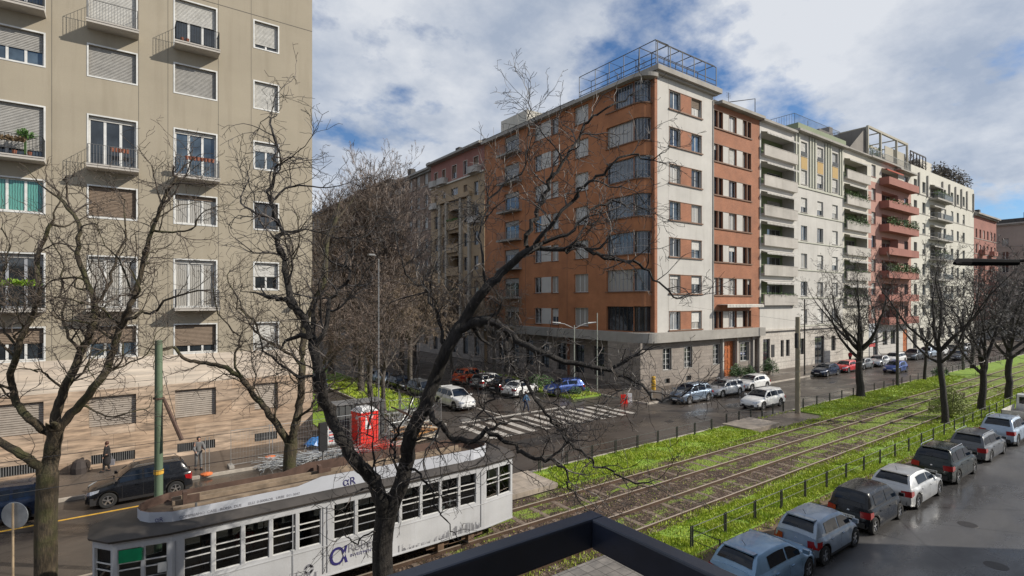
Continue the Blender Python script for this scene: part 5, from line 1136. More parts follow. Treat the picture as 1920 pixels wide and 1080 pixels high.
# --- main foreground tree (forked)
bx, by = 5.35, 12.7; base = Vector((bx, by, .1)); T = Tree(21, .0050, .28, .0, .17, 1.05, 4)
tb = [Vector((0, 0, 0)), Vector((0, 0, .3))] + [pt(u, v, 13.35) - base for u, v in ((719, 1100), (717, 1020), (724, 965))]
T.t.tube(smooth(tb), [.42, .36, .32, .29, .275, .265, .26, .255, .25, .25, .25, .25, .265], 12, 0)
trace_tree(T, base, [
 (.20, .11, 1, .35, [(724, 975), (712, 930), (695, 893), (668, 868), (640, 820), (618, 772), (603, 730), (594, 680), (583, 630)], 13.35, 12.6),
 (.10, .05, 1, .9, [(583, 635), (572, 598), (545, 572), (527, 560), (500, 556)], 12.6, 12.0),
 (.09, .02, 1, 1.0, [(560, 585), (540, 540), (526, 470), (520, 415), (506, 370), (515, 325), (517, 280), (508, 222)], 12.5, 12.2),
 (.07, .02, 1, 1.1, [(590, 650), (612, 600), (622, 560), (650, 520), (655, 470), (690, 440)], 12.6, 13.4, 4.6),
 (.21, .15, 1, .3, [(724, 978), (748, 920), (762, 868), (768, 818), (792, 770), (815, 712), (838, 655), (868, 606)], 13.35, 13.3),
 (.15, .08, 1, .5, [(866, 610), (885, 575), (915, 538), (948, 505), (985, 474), (1005, 462)], 13.3, 13.1),
 (.075, .02, 1, 1.1, [(1000, 465), (1050, 470), (1090, 462), (1140, 478), (1190, 492), (1225, 520), (1270, 560)], 13.1, 12.6, 4.6),
 (.075, .018, 1, .9, [(985, 474), (995, 430), (1012, 385), (1030, 343), (1063, 293), (1097, 240), (1135, 205), (1180, 178)], 13.2, 13.5, 4.6),
 (.06, .018, 1, .9, [(1003, 458), (1030, 425), (1078, 368), (1113, 337), (1142, 312), (1185, 290), (1225, 300)], 13.2, 12.2, 4.6),
 (.05, .015, 1, 1.0, [(1020, 455), (1075, 430), (1120, 385), (1170, 380), (1215, 395)], 13.1, 13.9, 4.6),
 (.04, .012, 1, 1.0, [(915, 538), (905, 480), (900, 430), (930, 360), (985, 310), (990, 240), (993, 180)], 13.2, 14.2),
 (.05, .014, 1, 1.0, [(838, 655), (820, 590), (800, 545), (770, 520), (748, 470), (735, 420)], 13.3, 14.5, 4.6),
 (.13, .055, 1, .7, [(862, 618), (885, 607), (915, 603), (945, 613), (970, 640), (1015, 660), (1073, 680), (1144, 694)], 13.25, 12.4, 4.6),
 (.05, .012, 1, 1.1, [(1140, 693), (1190, 715), (1225, 745), (1262, 748), (1310, 722)], 12.4, 12.0, 4.6),
 (.06, .016, 1, 1.0, [(942, 612), (952, 664), (968, 700), (988, 722), (1020, 770), (1042, 796), (1062, 822), (1098, 855), (1131, 878), (1172, 900), (1215, 905)], 13.0, 11.4, 4.6),
 (.05, .014, 1, 1.0, [(950, 660), (945, 700), (925, 735), (905, 770), (880, 800)], 13.0, 12.6, 4.6),
 (.085, .04, 1, .6, [(800, 762), (822, 790), (850, 822), (885, 826), (920, 812), (962, 836), (995, 855), (1030, 860)], 13.3, 12.2, 4.6),
 (.038, .01, 1, 1.2, [(1030, 860), (1058, 884), (1072, 918), (1092, 945), (1110, 960)], 12.2, 11.6, 4.6),
 (.045, .012, 1, 1.0, [(900, 822), (930, 800), (965, 792), (1010, 800), (1050, 815)], 12.9, 13.4, 4.6),
 (.045, .012, 1, 1.2, [(768, 880), (742, 865), (738, 830), (752, 795), (772, 765), (765, 720), (735, 690)], 13.3, 12.6),
 (.04, .01, 1, 1.2, [(770, 880), (800, 905), (818, 945), (838, 985), (858, 1010)], 13.2, 12.2),
 (.04, .01, 1, 1.2, [(712, 930), (700, 900), (705, 850), (690, 800), (700, 750), (680, 700)], 13.3, 12.4),
 (.03, .008, 1, 1.3, [(725, 990), (690, 1000), (665, 1020), (640, 1005), (615, 1025)], 13.3, 12.2),
 (.06, .014, 1, 1.0, [(612, 750), (580, 715), (545, 700), (500, 660), (470, 610)], 12.9, 12.0)])
T.finish('large black forked bare tree in the foreground in front of the white tram', base, B_DARK, T_DARK)
# --- left tree
by = 21.3; bx = -1.95; base = Vector((bx, by, .0)); T = Tree(5, .0055, .30, .05, .19, .95, 4)
d = 16.1; tb = [Vector((0, 0, 0)), Vector((0, 0, .3))] + [pt(u, v, d) - base for u, v in ((86, 1075), (86, 990), (88, 930), (90, 885))]
T.t.tube(smooth(tb), [.40, .36, .33, .31] + [.28] * 6 + [.27] * 6, 12, 0)
trace_tree(T, base, [
 (.15, .09, 1, .4, [(88, 892), (70, 872), (40, 852), (0, 830), (-40, 800)], d, d - .6),
 (.23, .19, 1, .2, [(90, 890), (96, 855), (104, 815), (106, 800)], d, d),
 (.13, .05, 1, .6, [(103, 818), (85, 805), (55, 785), (32, 755), (20, 712), (33, 665), (45, 620), (64, 585), (75, 540), (70, 480), (95, 420)], d, d - .9),
 (.15, .05, 1, .7, [(106, 805), (108, 765), (125, 720), (150, 665), (172, 615), (177, 570), (160, 520), (145, 475), (148, 420), (110, 370)], d, d + .8),
 (.14, .04, 1, .8, [(108, 805), (145, 765), (185, 715), (210, 665), (226, 615), (245, 570), (262, 520), (280, 450), (300, 390), (330, 330)], d, d - .7),
 (.06, .02, 1, 1.0, [(226, 615), (255, 590), (290, 585), (330, 555), (380, 545)], d - .5, d - 1.2),
 (.06, .02, 1, 1.0, [(177, 570), (205, 540), (222, 480), (235, 420), (228, 370)], d + .5, d + 1.2),
 (.05, .015, 1, 1.0, [(33, 665), (10, 620), (-10, 560), (15, 480), (5, 420)], d - .4, d - .2),
 (.04, .012, 1, 1.0, [(120, 735), (90, 700), (60, 690), (20, 690)], d, d - 1),
 (.05, .015, 1, 1.0, [(150, 665), (128, 620), (110, 570), (118, 500), (90, 440)], d + .3, d + 1.2)])
T.finish('bare tree with mossy trunk at the left edge, beside the round sign', base, B_MOSS, T_BRN)
# --- second tree behind the tram
bx = 5.2; base = Vector((bx, by, .0)); T = Tree(8, .006, .30, .05, .21, .95, 4); d = 20.3
tb = [Vector((0, 0, 0)), Vector((0, 0, .3))] + [pt(u, v, d) - base for u, v in ((543, 950), (543, 900), (543, 865), (546, 830))]
T.t.tube(smooth(tb), [.36, .33, .30, .28] + [.25] * 6 + [.24] * 6, 12, 0)
trace_tree(T, base, [
 (.15, .05, 1, .6, [(543, 835), (525, 805), (500, 770), (475, 740), (450, 708), (425, 690), (385, 680), (350, 675), (325, 650)], d, d - .9),
 (.18, .08, 1, .5, [(546, 835), (552, 805), (560, 770), (566, 720), (567, 665), (571, 610), (590, 565), (610, 520), (612, 460), (630, 410)], d, d + .8),
 (.06, .02, 1, 1.0, [(556, 790), (585, 765), (600, 740), (640, 730), (680, 705)], d, d - .8),
 (.07, .02, 1, 1.0, [(566, 700), (540, 660), (500, 640), (470, 600), (440, 560), (430, 510)], d, d + 1.2),
 (.05, .02, 1, 1.0, [(450, 708), (440, 670), (445, 630), (410, 590), (400, 540)], d - .5, d + .5),
 (.06, .02, 1, 1.0, [(571, 610), (545, 570), (540, 510), (560, 460), (555, 400)], d + .4, d)])
T.finish('bare tree with brown forked trunk beside the heap of steel mesh', base, B_MOSS, T_BRN)
# --- trees on the tram strip to the right
def strip_tree(lab, x, y, H, hf, r, nl, seed, spread=(18, 52), ll=None, lean=(0, 0), rmin=.011, dens=.78, sg=.32, bm=B_DARK, tm=T_DARK, group='bare trees along the tram tracks'):
    T = Tree(seed, rmin, .26, .06, sg, dens, 3 + (rmin < .014)); T.generic(H, r, hf, nl, spread, ll, lean); return T.finish(lab, (x, y, .1), bm, tm, group=group)
strip_tree('tall bare tree with straight black trunk in front of the parked cars at the right', 48.1, 12.8, 14.5, 5.2, .22, 8, 31, (25, 66), 7.6, (.05, .05), .009, .75)
strip_tree('broad bare tree with dark trunk standing between the avenue and the tracks', 55.7, 21.2, 13, 4.2, .33, 8, 32, (25, 58), 8.2, (0, 0), .010, .75)
strip_tree('slender young bare tree beyond the broad one', 73.3, 21.4, 8.5, 3.6, .16, 5, 33, (20, 48), 4.2)
strip_tree('forked bare tree second from the right edge', 56.6, 12.7, 13, 3.4, .26, 6, 34, (22, 50), 8.2, (0, 0), .011, .7)
strip_tree('bare tree nearest to the right edge', 64.5, 12.6, 13.5, 4.4, .27, 7, 35, (22, 56), 8.5, (0, 0), .012, .7)
for k, (x, y, sd) in enumerate(((91, 21.3, 36), (109, 21.4, 37), (76, 12.6, 38), (90, 12.6, 39))):
    strip_tree(['bare tree far along the strip in front of the cream block', 'farthest bare tree on the avenue side of the strip', 'dense bare tree just beyond the right edge tree', 'small far bare tree at the end of the near strip'][k], x, y, 12, 4, .24, 6, sd, (22, 55), 8, rmin=.018, dens=.5, sg=.5)
# --- side street trees, thick with twigs
def dup(root, loc, rz, sc, lab):
    r = root.copy(); COL.objects.link(r); r.location = loc; r.rotation_euler = (0, 0, rz); r.scale = sc; r['label'] = lab
    for ch in list(root.children): c = ch.copy(); COL.objects.link(c); c.parent = r
    return r
gT = 'bare trees crowding the side street'
T = Tree(51, .012, .2, .10, .5, .85, 4, ang=(18, 44)); T.generic(23, .30, 5.5, 7, (8, 36), 15); t1 = T.finish('tallest grey twiggy tree of the side street, rising above the roofs', (18.9, 51.4, .16), B_GREY, T_SHD, group=gT)
T = Tree(52, .012, .28, .03, .45, .95, 4, weep=.42); T.generic(14, .33, 4.5, 8, (25, 62), 9); t2 = T.finish('golden brown weeping tree beside the beige block', (27.5, 61, .0), B_GREY, T_GLD, group=gT)
T = Tree(53, .011, .33, .04, .4, .85, 4); T.generic(13, .24, 4.2, 7, (28, 66), 8.5); t3 = T.finish('dense purple brown tree behind the red toilet cabin', (17.6, 45.5, .16), B_GREY, T_SHD, group=gT)
dup(t1, (13.2, 60, .1), 2.1, (.8, .8, .78), 'grey tree close to the corner of the olive building')
dup(t3, (22.0, 57.5, .1), 1.1, (1.1, 1.1, 1.15), 'dense tree behind the tallest one on the median')
dup(t3, (12.8, 43.8, .1), 3.9, (.95, .95, .85), 'dense tree next to the corner of the olive building, lowest of the group')
dup(t2, (20.5, 66, .1), 2.4, (1.15, 1.15, 1.4), 'weeping tree far down the median')
dup(t2, (33.5, 70, .1), .9, (1.1, 1.1, 1.25), 'weeping tree in front of the brown block')
dup(t2, (35.2, 52, .1), 4.4, (.62, .62, 1.0), 'narrow golden tree close to the brick side wall')
dup(t3, (34.0, 60, .1), 5.0, (.8, .8, 1.0), 'small dense tree between verge and beige block')
dup(t3, (25.5, 72, .1), 2.8, (1.3, 1.3, 1.35), 'dense dark tree filling the end of the side street')
dup(t3, (16.8, 40.5, .1), 5.5, (.75, .75, .8), 'small dense tree in front, between the median tip and the toilet')
dup(t2, (23.5, 50, .1), 5.2, (.8, .8, 1.1), 'golden tree beside the parked cars of the median')
dup(t1, (14.5, 78, .1), .4, (.9, .9, .85), 'far grey tree at the back left of the side street')
# bushes
def bush(lab, x, y, z, r, h, n, mat, seed, sz=.12, name='bush', stems=True):
    rnd = random.Random(seed); t = thing(name, lab, 'bush', (x, y, z)); m = MB()
    for _ in range(n):
        a = rnd.uniform(0, 6.28); q = rnd.random() ** .5; hh = h * (1 - q * q * .6) * (.25 + .75 * rnd.random()); rr = r * q * (.7 + .3 * math.sin(a * 3 + seed))
        p = Vector((rr * math.cos(a), rr * math.sin(a), hh)); u_ = Vector((rnd.gauss(0, 1), rnd.gauss(0, 1), rnd.gauss(0, .8))).normalized() * sz * rnd.uniform(.5, 1.2); c = u_.orthogonal().normalized() * sz * .35; m.face([p - u_, p + c, p + u_, p - c])
    m.build('leaves', mat, t); m = MB()
    for k in range(7): a = k * .9; m.tube([(0, 0, 0), (r * .4 * math.cos(a), r * .4 * math.sin(a), h * .5), (r * .6 * math.cos(a), r * .6 * math.sin(a), h * .85)], .02, 4)
    m.build('stem', B_GREY, t); return t
M_BUSHG = plain('dark_evergreen_leaves', (.05, .11, .025), .6, var=.45, scale=3); M_BUSHY = plain('yellow_green_bush_leaves', (.20, .24, .05), .7, var=.4, scale=3)
bush('yellow green bush at the foot of the tall tree by the track', 50.8, 13.2, .1, 1.5, 2.4, 2600, M_BUSHY, 1, .10)
bush('low green shrubbery around the street lamps at the corner', 35.2, 38.2, .16, 1.7, .9, 1500, M_BUSHG, 2, .12); bush('green shrub behind the blue car', 34.6, 42.8, .16, 1.8, 1.4, 1400, M_BUSHG, 3, .14)
bush('small dark shrub beside the slender young tree', 78.5, 21.4, .1, 1.0, 1.2, 500, M_BUSHG, 4, .14)
bush('evergreen bush left of the orange wooden door', 57.4, 34.7, .13, 1.3, 1.7, 1100, M_BUSHG, 5, .13); bush('potted evergreen bush in front of the dark side door', 63.8, 34.3, .13, 1.2, 2.0, 1000, M_BUSHG, 6, .13); bush('second evergreen bush beside the orange wooden door', 59.9, 34.6, .13, 1.0, 1.4, 700, M_BUSHG, 7, .13)
# ================================================================ TRAM
def text(s_, size, mat, parent, loc, rot, name='lettering', ext=.002, font=None):
    c = bpy.data.curves.new('t', 'FONT'); c.body = s_; c.size = size; c.extrude = ext; o = bpy.data.objects.new('t', c); COL.objects.link(o)
    dg = bpy.context.evaluated_depsgraph_get(); me = bpy.data.meshes.new_from_object(o.evaluated_get(dg)); bpy.data.objects.remove(o); me.name = name; me.materials.clear(); me.materials.append(mat)
    o = link(name, me, parent, loc); o.rotation_euler = rot; return o
def clearglass():
    m, t, b = newmat('clear_tram_glass'); tr = t.nodes.new('ShaderNodeBsdfTransparent'); tr.inputs[0].default_value = (.42, .46, .46, 1); gl = t.nodes.new('ShaderNodeBsdfGlossy'); gl.inputs['Roughness'].default_value = .03
    fr = t.nodes.new('ShaderNodeFresnel'); fr.inputs[0].default_value = 1.5; mx_ = t.nodes.new('ShaderNodeMixShader'); t.links.new(fr.outputs[0], mx_.inputs[0]); t.links.new(tr.outputs[0], mx_.inputs[1]); t.links.new(gl.outputs[0], mx_.inputs[2]); t.links.new(mx_.outputs[0], t.nodes['Material Output'].inputs[0]); return m
M_TW = stucco('tram_white_paint', (.53, .54, .56), .25, .5); M_TROOF = plain('tram_roof_grey', (.055, .048, .043), .6, var=.35, scale=1.2); M_TDECK = plain('brown_tram_roof_deck', (.085, .060, .042), .85, var=.45, scale=1.5); M_TRUST = plain('rusty_trolley_base', (.10, .06, .045), .8, var=.3)
M_NAVYT = plain('navy_lettering', (.03, .025, .14), .5); M_GREYT = plain('grey_lettering', (.22, .22, .25), .6); M_TGL = clearglass(); M_PALEP0 = plain('brass_handrail', (.4, .3, .12), .35, .7); M_GRN = plain('green_route_sign', (.0, .27, .11), .4)
def tram():
    YC = 17.58; t = thing('tram', 'white vintage tram with advertising boards on its roof, running left behind the foreground tree', 'tram', (0, YC, .05))
    near = [(-.66, -.36), (-.24, -.90), (1.0, -1.15), (10.72, -1.10), (12.15, -.88), (12.42, -.35)]; far = [(a, -b) for a, b in near[::-1]]; P = near + far; n = len(P)
    wins = {0: [1], 1: [2], 2: None, 3: [2], 4: [1]}
    bm = MB(); frames = []
    for k in range(n):
        (ax, ay), (bx_, by_) = P[k], P[(k + 1) % n]; L_ = math.hypot(bx_ - ax, by_ - ay); rz = math.atan2(by_ - ay, bx_ - ax); kk = k if k < 5 else (None if k == 5 else 10 - k); hs = []
        if kk == 2:
            def grp(x0, x1, c):
                w = (x1 - x0) / c
                return [(x0 + w * i + .045, x0 + w * (i + 1) - .045) for i in range(c)]
            ws = grp(.22, 3.85, 5) + grp(4.15, 9.40, 7)
            if k != 2: ws = [(L_ - b, L_ - a) for a, b in ws]
        elif kk in (1, 3): ws = [(.10, L_/2 - .03), (L_/2 + .03, L_ - .10)]
        else: ws = [(.07, L_ - .07)]
        hs = [(a, b, 1.62, 2.70) for a, b in ws]; f = Fac(t, (ax, ay), rz); m = MB(); wall(m, 0, L_, .58, 2.95, hs, dep=.05); f.put('side_panel', m, [M_TW])
        for (a, b, c, d) in hs:
            o = window(f, a, b, c, d, 1, M_WFR, M_TGL, 0, dep=.03, fw=.022); m = MB(); h = d - c
            for q in (.50, .66): m.box(.02, -.012, h * q - .014, b - a - .02, .012, h * q + .014)
            m.build('window_rail', M_WFR, o)
            if k in (1, 2) : m = MB(); m.box(.03, .02, h * .24, b - a - .03, .034, h * .26); m.build('inner_rail', M_GFR, o)
        if k in (1, 2, 3):
            for (q0_, q1_, q2_) in ((-.02, .58, .62), (-.015, 1.50, 1.53), (-.03, 2.86, 2.89)): m = MB(); m.box(0, q0_, q1_, L_, -.003, q2_); f.put('moulding', m, [M_TW])
    g1 = Fac(t, near[1], math.atan2(near[2][1] - near[1][1], near[2][0] - near[1][0])); g1.put('route_sign', MB().box(.12, .0, 2.35, .66, .02, 2.67), [M_GRN]); g1.put('notice', MB().box(.95, .0, 1.95, 1.15, .02, 2.2), [M_PLATE])
    # roof
    def scale(pl, k, kx=1): return [(6 + (a - 6) * kx, b * k) for a, b in pl]
    m = MB(); lv = [(P, 1.06, 1.012, 2.90), (P, 1.08, 1.015, 2.96), (P, .96, 1.0, 3.05), (P, .80, .965, 3.11)]; rings = []
    for pl, k, kx, z in lv: rings.append([m.vert((6 + (a - 6) * kx, b * k, z)) for a, b in pl])
    for a, b in zip(rings, rings[1:]):
        for q in range(n): m.f.append((a[q], a[(q+1) % n], b[(q+1) % n], b[q])); m.m.append(0)
    m.f.append(tuple(rings[-1])); m.m.append(0); m.f.append(tuple(reversed(rings[0]))); m.m.append(0); m.build('roof', M_TROOF, t, smooth=35)
    # advertising board ring
    def ringp(o): return [(.75 - .0, .78 + o)] + [(.35 - o + .55 * (1 - math.cos(q)), (-.80 - o) * math.sin(q) * 1.0) for q in [0.0]] 
    nearb = [(.28, .0), (.34, -.30), (.52, -.56), (1.02, -.86), (10.4, -.86), (11.0, -.66), (11.3, -.3), (11.35, 0)]
    outer = nearb + [(a, -b) for a, b in nearb[-2:0:-1]]; m = MB(); nb = len(outer); zt = []
    for a, b in outer: zt.append(3.36 if a < 4.3 else 3.50)
    pts = []
    for q in range(nb):
        a, b = outer[q], outer[(q + 1) % nb]
        if abs(a[0] - b[0]) > 5:
            s_ = 1 if b[0] > a[0] else -1; xs = [1.02, 4.2, 4.9, 10.4] if s_ > 0 else [10.4, 4.9, 4.2, 1.02]; zz_ = {1.02: 3.38, 4.2: 3.40, 4.9: 3.56, 10.4: 3.52}
            for x_ in xs[:-1]: pts.append((x_, a[1], zz_[x_]))
        else: pts.append((a[0], a[1], 3.38 if a[0] < 4 else 3.5))
    nb = len(pts); C_ = Vector((5.8, 0))
    inn = [(5.8 + (a - 5.8) * .996, b * .965, z) for a, b, z in pts]
    for q in range(nb):
        a, b = pts[q], pts[(q + 1) % nb]; c, d = inn[q], inn[(q + 1) % nb]
        m.face([(a[0], a[1], 3.02), (b[0], b[1], 3.02), b, a], 0); m.face([(d[0], d[1], 3.02), (c[0], c[1], 3.02), c, d], 1); m.face([a, b, d, c], 1)
    m.build('advertising_board', [plain('white_board_paint', (.50, .52, .57), .5, var=.06), M_TRUST], t)
    m = MB(); m.prism([(a, b) for a, b, z in inn], 3.05, 3.14); m.build('roof_deck', M_TDECK, t)
    for y, w, h in ((-.55, .03, .08), (-.22, .035, .12), (.06, .05, .05), (.40, .03, .12), (.62, .03, .16)): m = MB(); m.box(1.1, y - w, 3.141, 10.6, y + w, 3.14 + h); m.build('roof_plank', plain('weathered_roof_plank', (.25, .19, .135), .85, var=.5, scale=2.0), t)
    for x_, y in ((1.35, .35), (5.2, .55), (8.2, .3)): m = MB(); m.box(x_, y - .14, 3.145, x_ + .10, y + .14, 3.50); m.box(x_ + .1, y - .03, 3.145, x_ + .42, y + .03, 3.36); m.build('trolley_base', M_TRUST, t)
    m = MB(); m.tube([(8.3, .3, 3.4), (9.1, .2, 4.4), (7.9, .2, 5.05)], .03, 5); m.tube([(7.9, -.6, 5.08), (7.9, .8, 5.08)], .03, 5); m.build('pantograph', M_TRUST, t)
    m = MB(); m.lathe([(.03, 0), (.03, .25)], 6, org=(1.6, -.55, 3.14)); m.build('roof_stub', M_LIRON, t)
    m = MB(); m.box(10.9, -.55, 3.02, 11.9, .55, 3.10); m.build('roof_hatch', M_TROOF, t)
    m = MB(); m.prism([(a * .995, b * .97) for a, b in P], .66, .72); m.build('floor', plain('wooden_floor', (.10, .065, .04), .7), t); m = MB(); m.prism([(a * .99 + .03, b * .95) for a, b in P], 2.84, 2.88); m.build('ceiling', plain('dull_cream_ceiling', (.20, .18, .14), .7), t)
    sw = plain('varnished_seat_wood', (.20, .09, .035), .5)
    for k in range(11):
        for sy in (-1, 1): m = MB(); x_ = 1.6 + .82 * k; m.box(x_, sy * .62, 1.05, x_ + .4, sy * 1.02, 1.11); m.box(x_ + .36, sy * .62, 1.11, x_ + .42, sy * 1.02, 1.62); m.build('bench', sw, t)
    for k in range(6): m = MB(); m.tube([(1.8 + 1.7 * k, .35, .72), (1.8 + 1.7 * k, .35, 2.84)], .018, 6); m.build('handrail', M_PALEP0, t)
    # running gear
    for cx in (2.4, 9.6):
        b = MB(); b.box(cx - 1.15, -.90, .32, cx + 1.15, -.80, .50); b.box(cx - 1.15, .80, .32, cx + 1.15, .90, .50); b.box(cx - .25, -.9, .3, cx + .25, .9, .58)
        for sx in (-.62, .62): b.box(cx + sx - .12, -.98, .22, cx + sx + .12, -.80, .52)
        bo = b.build('bogie', plain('rust_brown_running_gear', (.15, .095, .06), .8, var=.4, scale=4), t)
        for sx in (-.68, .68):
            for sy in (-.72, .72): m = MB(); m.lathe([(.0, -.06), (.30, -.06), (.33, 0), (.30, .06), (0, .06)], 16, 0, 'y', (cx + sx, sy, .43)); m.build('wheel', M_RAIL, bo)
    m = MB(); m.box(.6, -.85, .42, 11.2, .85, .60); m.build('chassis', M_TRIM, t)
    # writing on the side
    y0 = -1.15; 
    def ly(x_): return -1.15 + (x_ - 1.0) / 9.72 * .05 - .006
    text('α', .98, M_NAVYT, t, (5.02, ly(5) - .002, .84), (R(90), 0, .005)); text('Roberts', .36, M_GREYT, t, (5.62, ly(5.9) - .002, 1.12), (R(90), 0, .005)); text('INVESTMENTS', .13, M_NAVYT, t, (5.7, ly(6), .96), (R(90), 0, .005))
    text('αR', .34, M_NAVYT, t, (5.55, -.868, 3.13), (R(90), 0, 0)); text("COMPRIAMO  CASE   ROMA  DUE      ELLI  0-800ROB   URBE  011-5047", .10, M_GREYT, t, (1.18, -.864, 3.15), (R(90), 0, 0)); text('αR', .16, M_NAVYT, t, (.64, -.728, 3.15), (R(90), 0, -.40))
    rnd = random.Random(4); m = MB()
    for k in range(330):
        x_ = rnd.uniform(1.3, 10.5)
        if 4.8 < x_ < 7.3: continue
        h = rnd.uniform(.05, .22) * (1 + .6 * math.sin(x_ * 2.1)); w = rnd.choice([.004, .005, .03]); z = .66
        yy = ly(x_) + .001; 
        if w > .02: [m.box(x_ + q * .018, yy - .002, z, x_ + q * .018 + .005, yy, z + h) for q in range(3)]
        else: m.box(x_, yy - .002, z, x_ + w, yy, z + h); m.box(x_, yy - .002, z + h, x_ + .05, yy, z + h + .005)
    m.build('skyline_drawing', M_GREYT, t); m = MB()
    for k in range(28): a = k * 6.283 / 28; m.box(4.45 + .07 * math.cos(a) - .004, ly(4.4) - .002, .95 + .07 * math.sin(a), 4.45 + .15 * math.cos(a) + .004, ly(4.4), .95 + .16 * math.sin(a))
    m.build('sunburst_drawing', M_GREYT, t)
    for x_ in (1.06, 4.86, 4.98, 10.55, 3.98): m = MB(); m.box(x_, ly(x_) - .012, .7, x_ + .03, ly(x_) + .003, 2.7); m.build('door_edge', M_GFR, t)
    m = MB(); m.box(-1.0, -.3, .35, -.9, .3, .55); m.build('bumper', M_TRIM, t)
tram()
# ================================================================ FENCES, POLES, WIRES
M_FEN = plain('dark_green_black_railing', (.03, .034, .03), .6, .2)
def low_fence(lab, x0, x1, y, pitch, pair=.11, h=.82, gaps=(), mid=True):
    t = thing('low_fence', lab, 'fence', (x0, y, .1)); n = int((x1 - x0) / pitch); pm = MB(); 
    for q in (0, pair): pm.box(q - .022, -.022, 0, q + .022, .022, h)
    me = pm.mesh('post', [M_FEN]); run = []
    for k in range(n + 1):
        x = k * pitch
        if any(a < x + x0 < b for a, b in gaps): continue
        link('post', me, t, (x, 0, 0)); run.append(x)
    for a, b in zip(run, run[1:]):
        if b - a < pitch * 1.5:
            m = MB(); m.tube([(a, 0, h - .04), (b, 0, h - .04)], .017, 4); m.build('rail', M_FEN, t)
            if mid: m = MB(); m.tube([(a, 0, h * .48), (b, 0, h * .48)], .012, 4); m.build('rail', M_FEN, t)
    return t
low_fence('low dark railing between the near grass and the parked cars', 16.45, 78, 11.72, 2.1)
low_fence('low dark railing between the avenue and the far grass strip', 17.4, 34.2, 21.6, 1.9); low_fence('low dark railing along the avenue beyond the platform, near the concrete pole', 35.0, 44.0, 21.98, 1.6, mid=False); low_fence('low dark railing beyond the concrete pole along the far grass', 45.5, 110, 21.6, 2.4)
t = thing('low_fence', 'short return of dark railing at the platform corner', 'fence', (16.35, 11.6, .1)); m = MB()
m.tube([(0, 0, .78), (.0, -1.1, .78)], .018, 4); m.tube([(0, 0, .4), (0, -1.1, .4)], .015, 4); m.build('rail', M_FEN, t); MB().box(-.022, -1.12, 0, .022, -1.08, .82).build('post', M_FEN, t)
def pole(lab, x, y, h, r, mat, name='pole', cat='pole', base=True, z=.05): 
    t = thing(name, lab, cat, (x, y, z)); m = MB(); m.tube([(0, 0, 0), (0, 0, h)], [r, r * .82], 12); m.build('shaft', mat, t, smooth=50)
    return t
M_GPOLE = stucco('faded_green_pole_paint', (.13, .185, .12), .3, .6); M_CPOLE = stucco('tan_concrete_pole', (.30, .26, .19), .3); M_DPOLE = plain('dark_metal_pole', (.06, .055, .045), .6)
t = pole('green tram pole with a slanted rusty bracket left of the tram roof', .92, 21.3, 7.65, .135, M_GPOLE, 'tram_pole')
m = MB(); m.tube([(0.12, 0, 5.75), (.28, -.2, 5.3), (.62, -.55, 4.35)], [.05, .06, .07], 7); m.build('bracket', M_TRUST, t); m = MB(); m.lathe([(.143, 0), (.146, .01), (.146, .14), (.143, .15)], 12, org=(0, 0, 3.2)); m.build('band', M_YEL, t); m = MB(); m.lathe([(.16, 0), (.16, .05)], 12, org=(0, 0, 5.7)); m.build('collar', M_TRUST, t); m = MB(); m.tube([(0.05, 0, 6.9), (.55, -.4, 4.6)], .008, 4); m.build('stay_wire', M_TRIM, t)
t = pole('tall tan concrete tram pole standing by the avenue fence', 43.8, 21.2, 7.7, .2, M_CPOLE, 'tram_pole'); m = MB(); m.box(-.25, -.12, 5.2, .25, .12, 6.4); m.build('junction_box', M_TRIM, t)
t = pole('dark metal tram pole right of the broad tree', 65.6, 21.5, 8.2, .15, M_DPOLE, 'tram_pole'); pole('slim dark lamp pole in front of the white block', 67.0, 31.6, 9.2, .09, M_DPOLE, 'lamp_pole'); pole('dark tram pole far along the strip', 88, 21.6, 8, .15, M_DPOLE, 'tram_pole')
t = pole('tall thin grey street lamp rising behind the red toilet cabin', 13.3, 33.0, 11.6, .055, M_LIRON, 'street_lamp', 'street lamp', z=.13); m = MB(); m.tube([(0, 0, 11.5), (-.2, -.2, 11.75), (-.6, -.6, 11.8)], .03, 5); m.build('arm', M_LIRON, t); m = MB(); m.box(-.95, -.85, 11.75, -.55, -.55, 11.85); m.build('lamp_head', M_LIRON, t)
M_PALEP = plain('pale_galvanised_pole', (.36, .38, .33), .5, .3); M_WLAMP = plain('white_lamp_housing', (.6, .6, .58), .4)
t = pole('street lamp with two white arms in front of the corner building', 35.3, 38.3, 6.5, .06, M_PALEP, 'street_lamp', 'street lamp', z=.17)
for s_ in (-1, 1):
    m = MB(); m.tube([(0, 0, 6.2), (s_ * .8, -s_ * .55, 6.65), (s_ * 1.1, -s_ * .75, 6.7)], .035, 5); m.build('arm', M_WLAMP, t); m = MB(); m.tube([(s_ * 1.1, -s_ * .75, 6.72), (s_ * 1.75, -s_ * 1.2, 6.8)], [.09, .05], 6); m.build('lamp_head', M_WLAMP, t)
pole('pale green slim pole right of the two-armed lamp', 37.9, 37.8, 7.8, .06, M_PALEP, 'street_pole')
t = pole('round sign seen from behind on a tan pole at the left edge', -2.66, 21.35, 3.0, .035, plain('tan_sign_pole', (.38, .29, .19), .6), 'round_sign', 'sign'); m = MB(); m.lathe([(0, 0), (.385, 0), (.395, .01), (.385, .02), (0, .02)], 32, 0, 'y'); o = m.build('sign_plate', plain('grey_sign_back', (.34, .36, .38), .5, .4, .25, 3), t, (0.03, .05, 2.62), R(-35))
t = pole('traffic light seen from behind beside the brown tree behind the tram', 6.35, 21.45, 3.2, .05, M_LIRON, 'traffic_light', 'traffic light'); m = MB(); m.box(-.15, -.1, 3.05, .15, .12, 4.15)
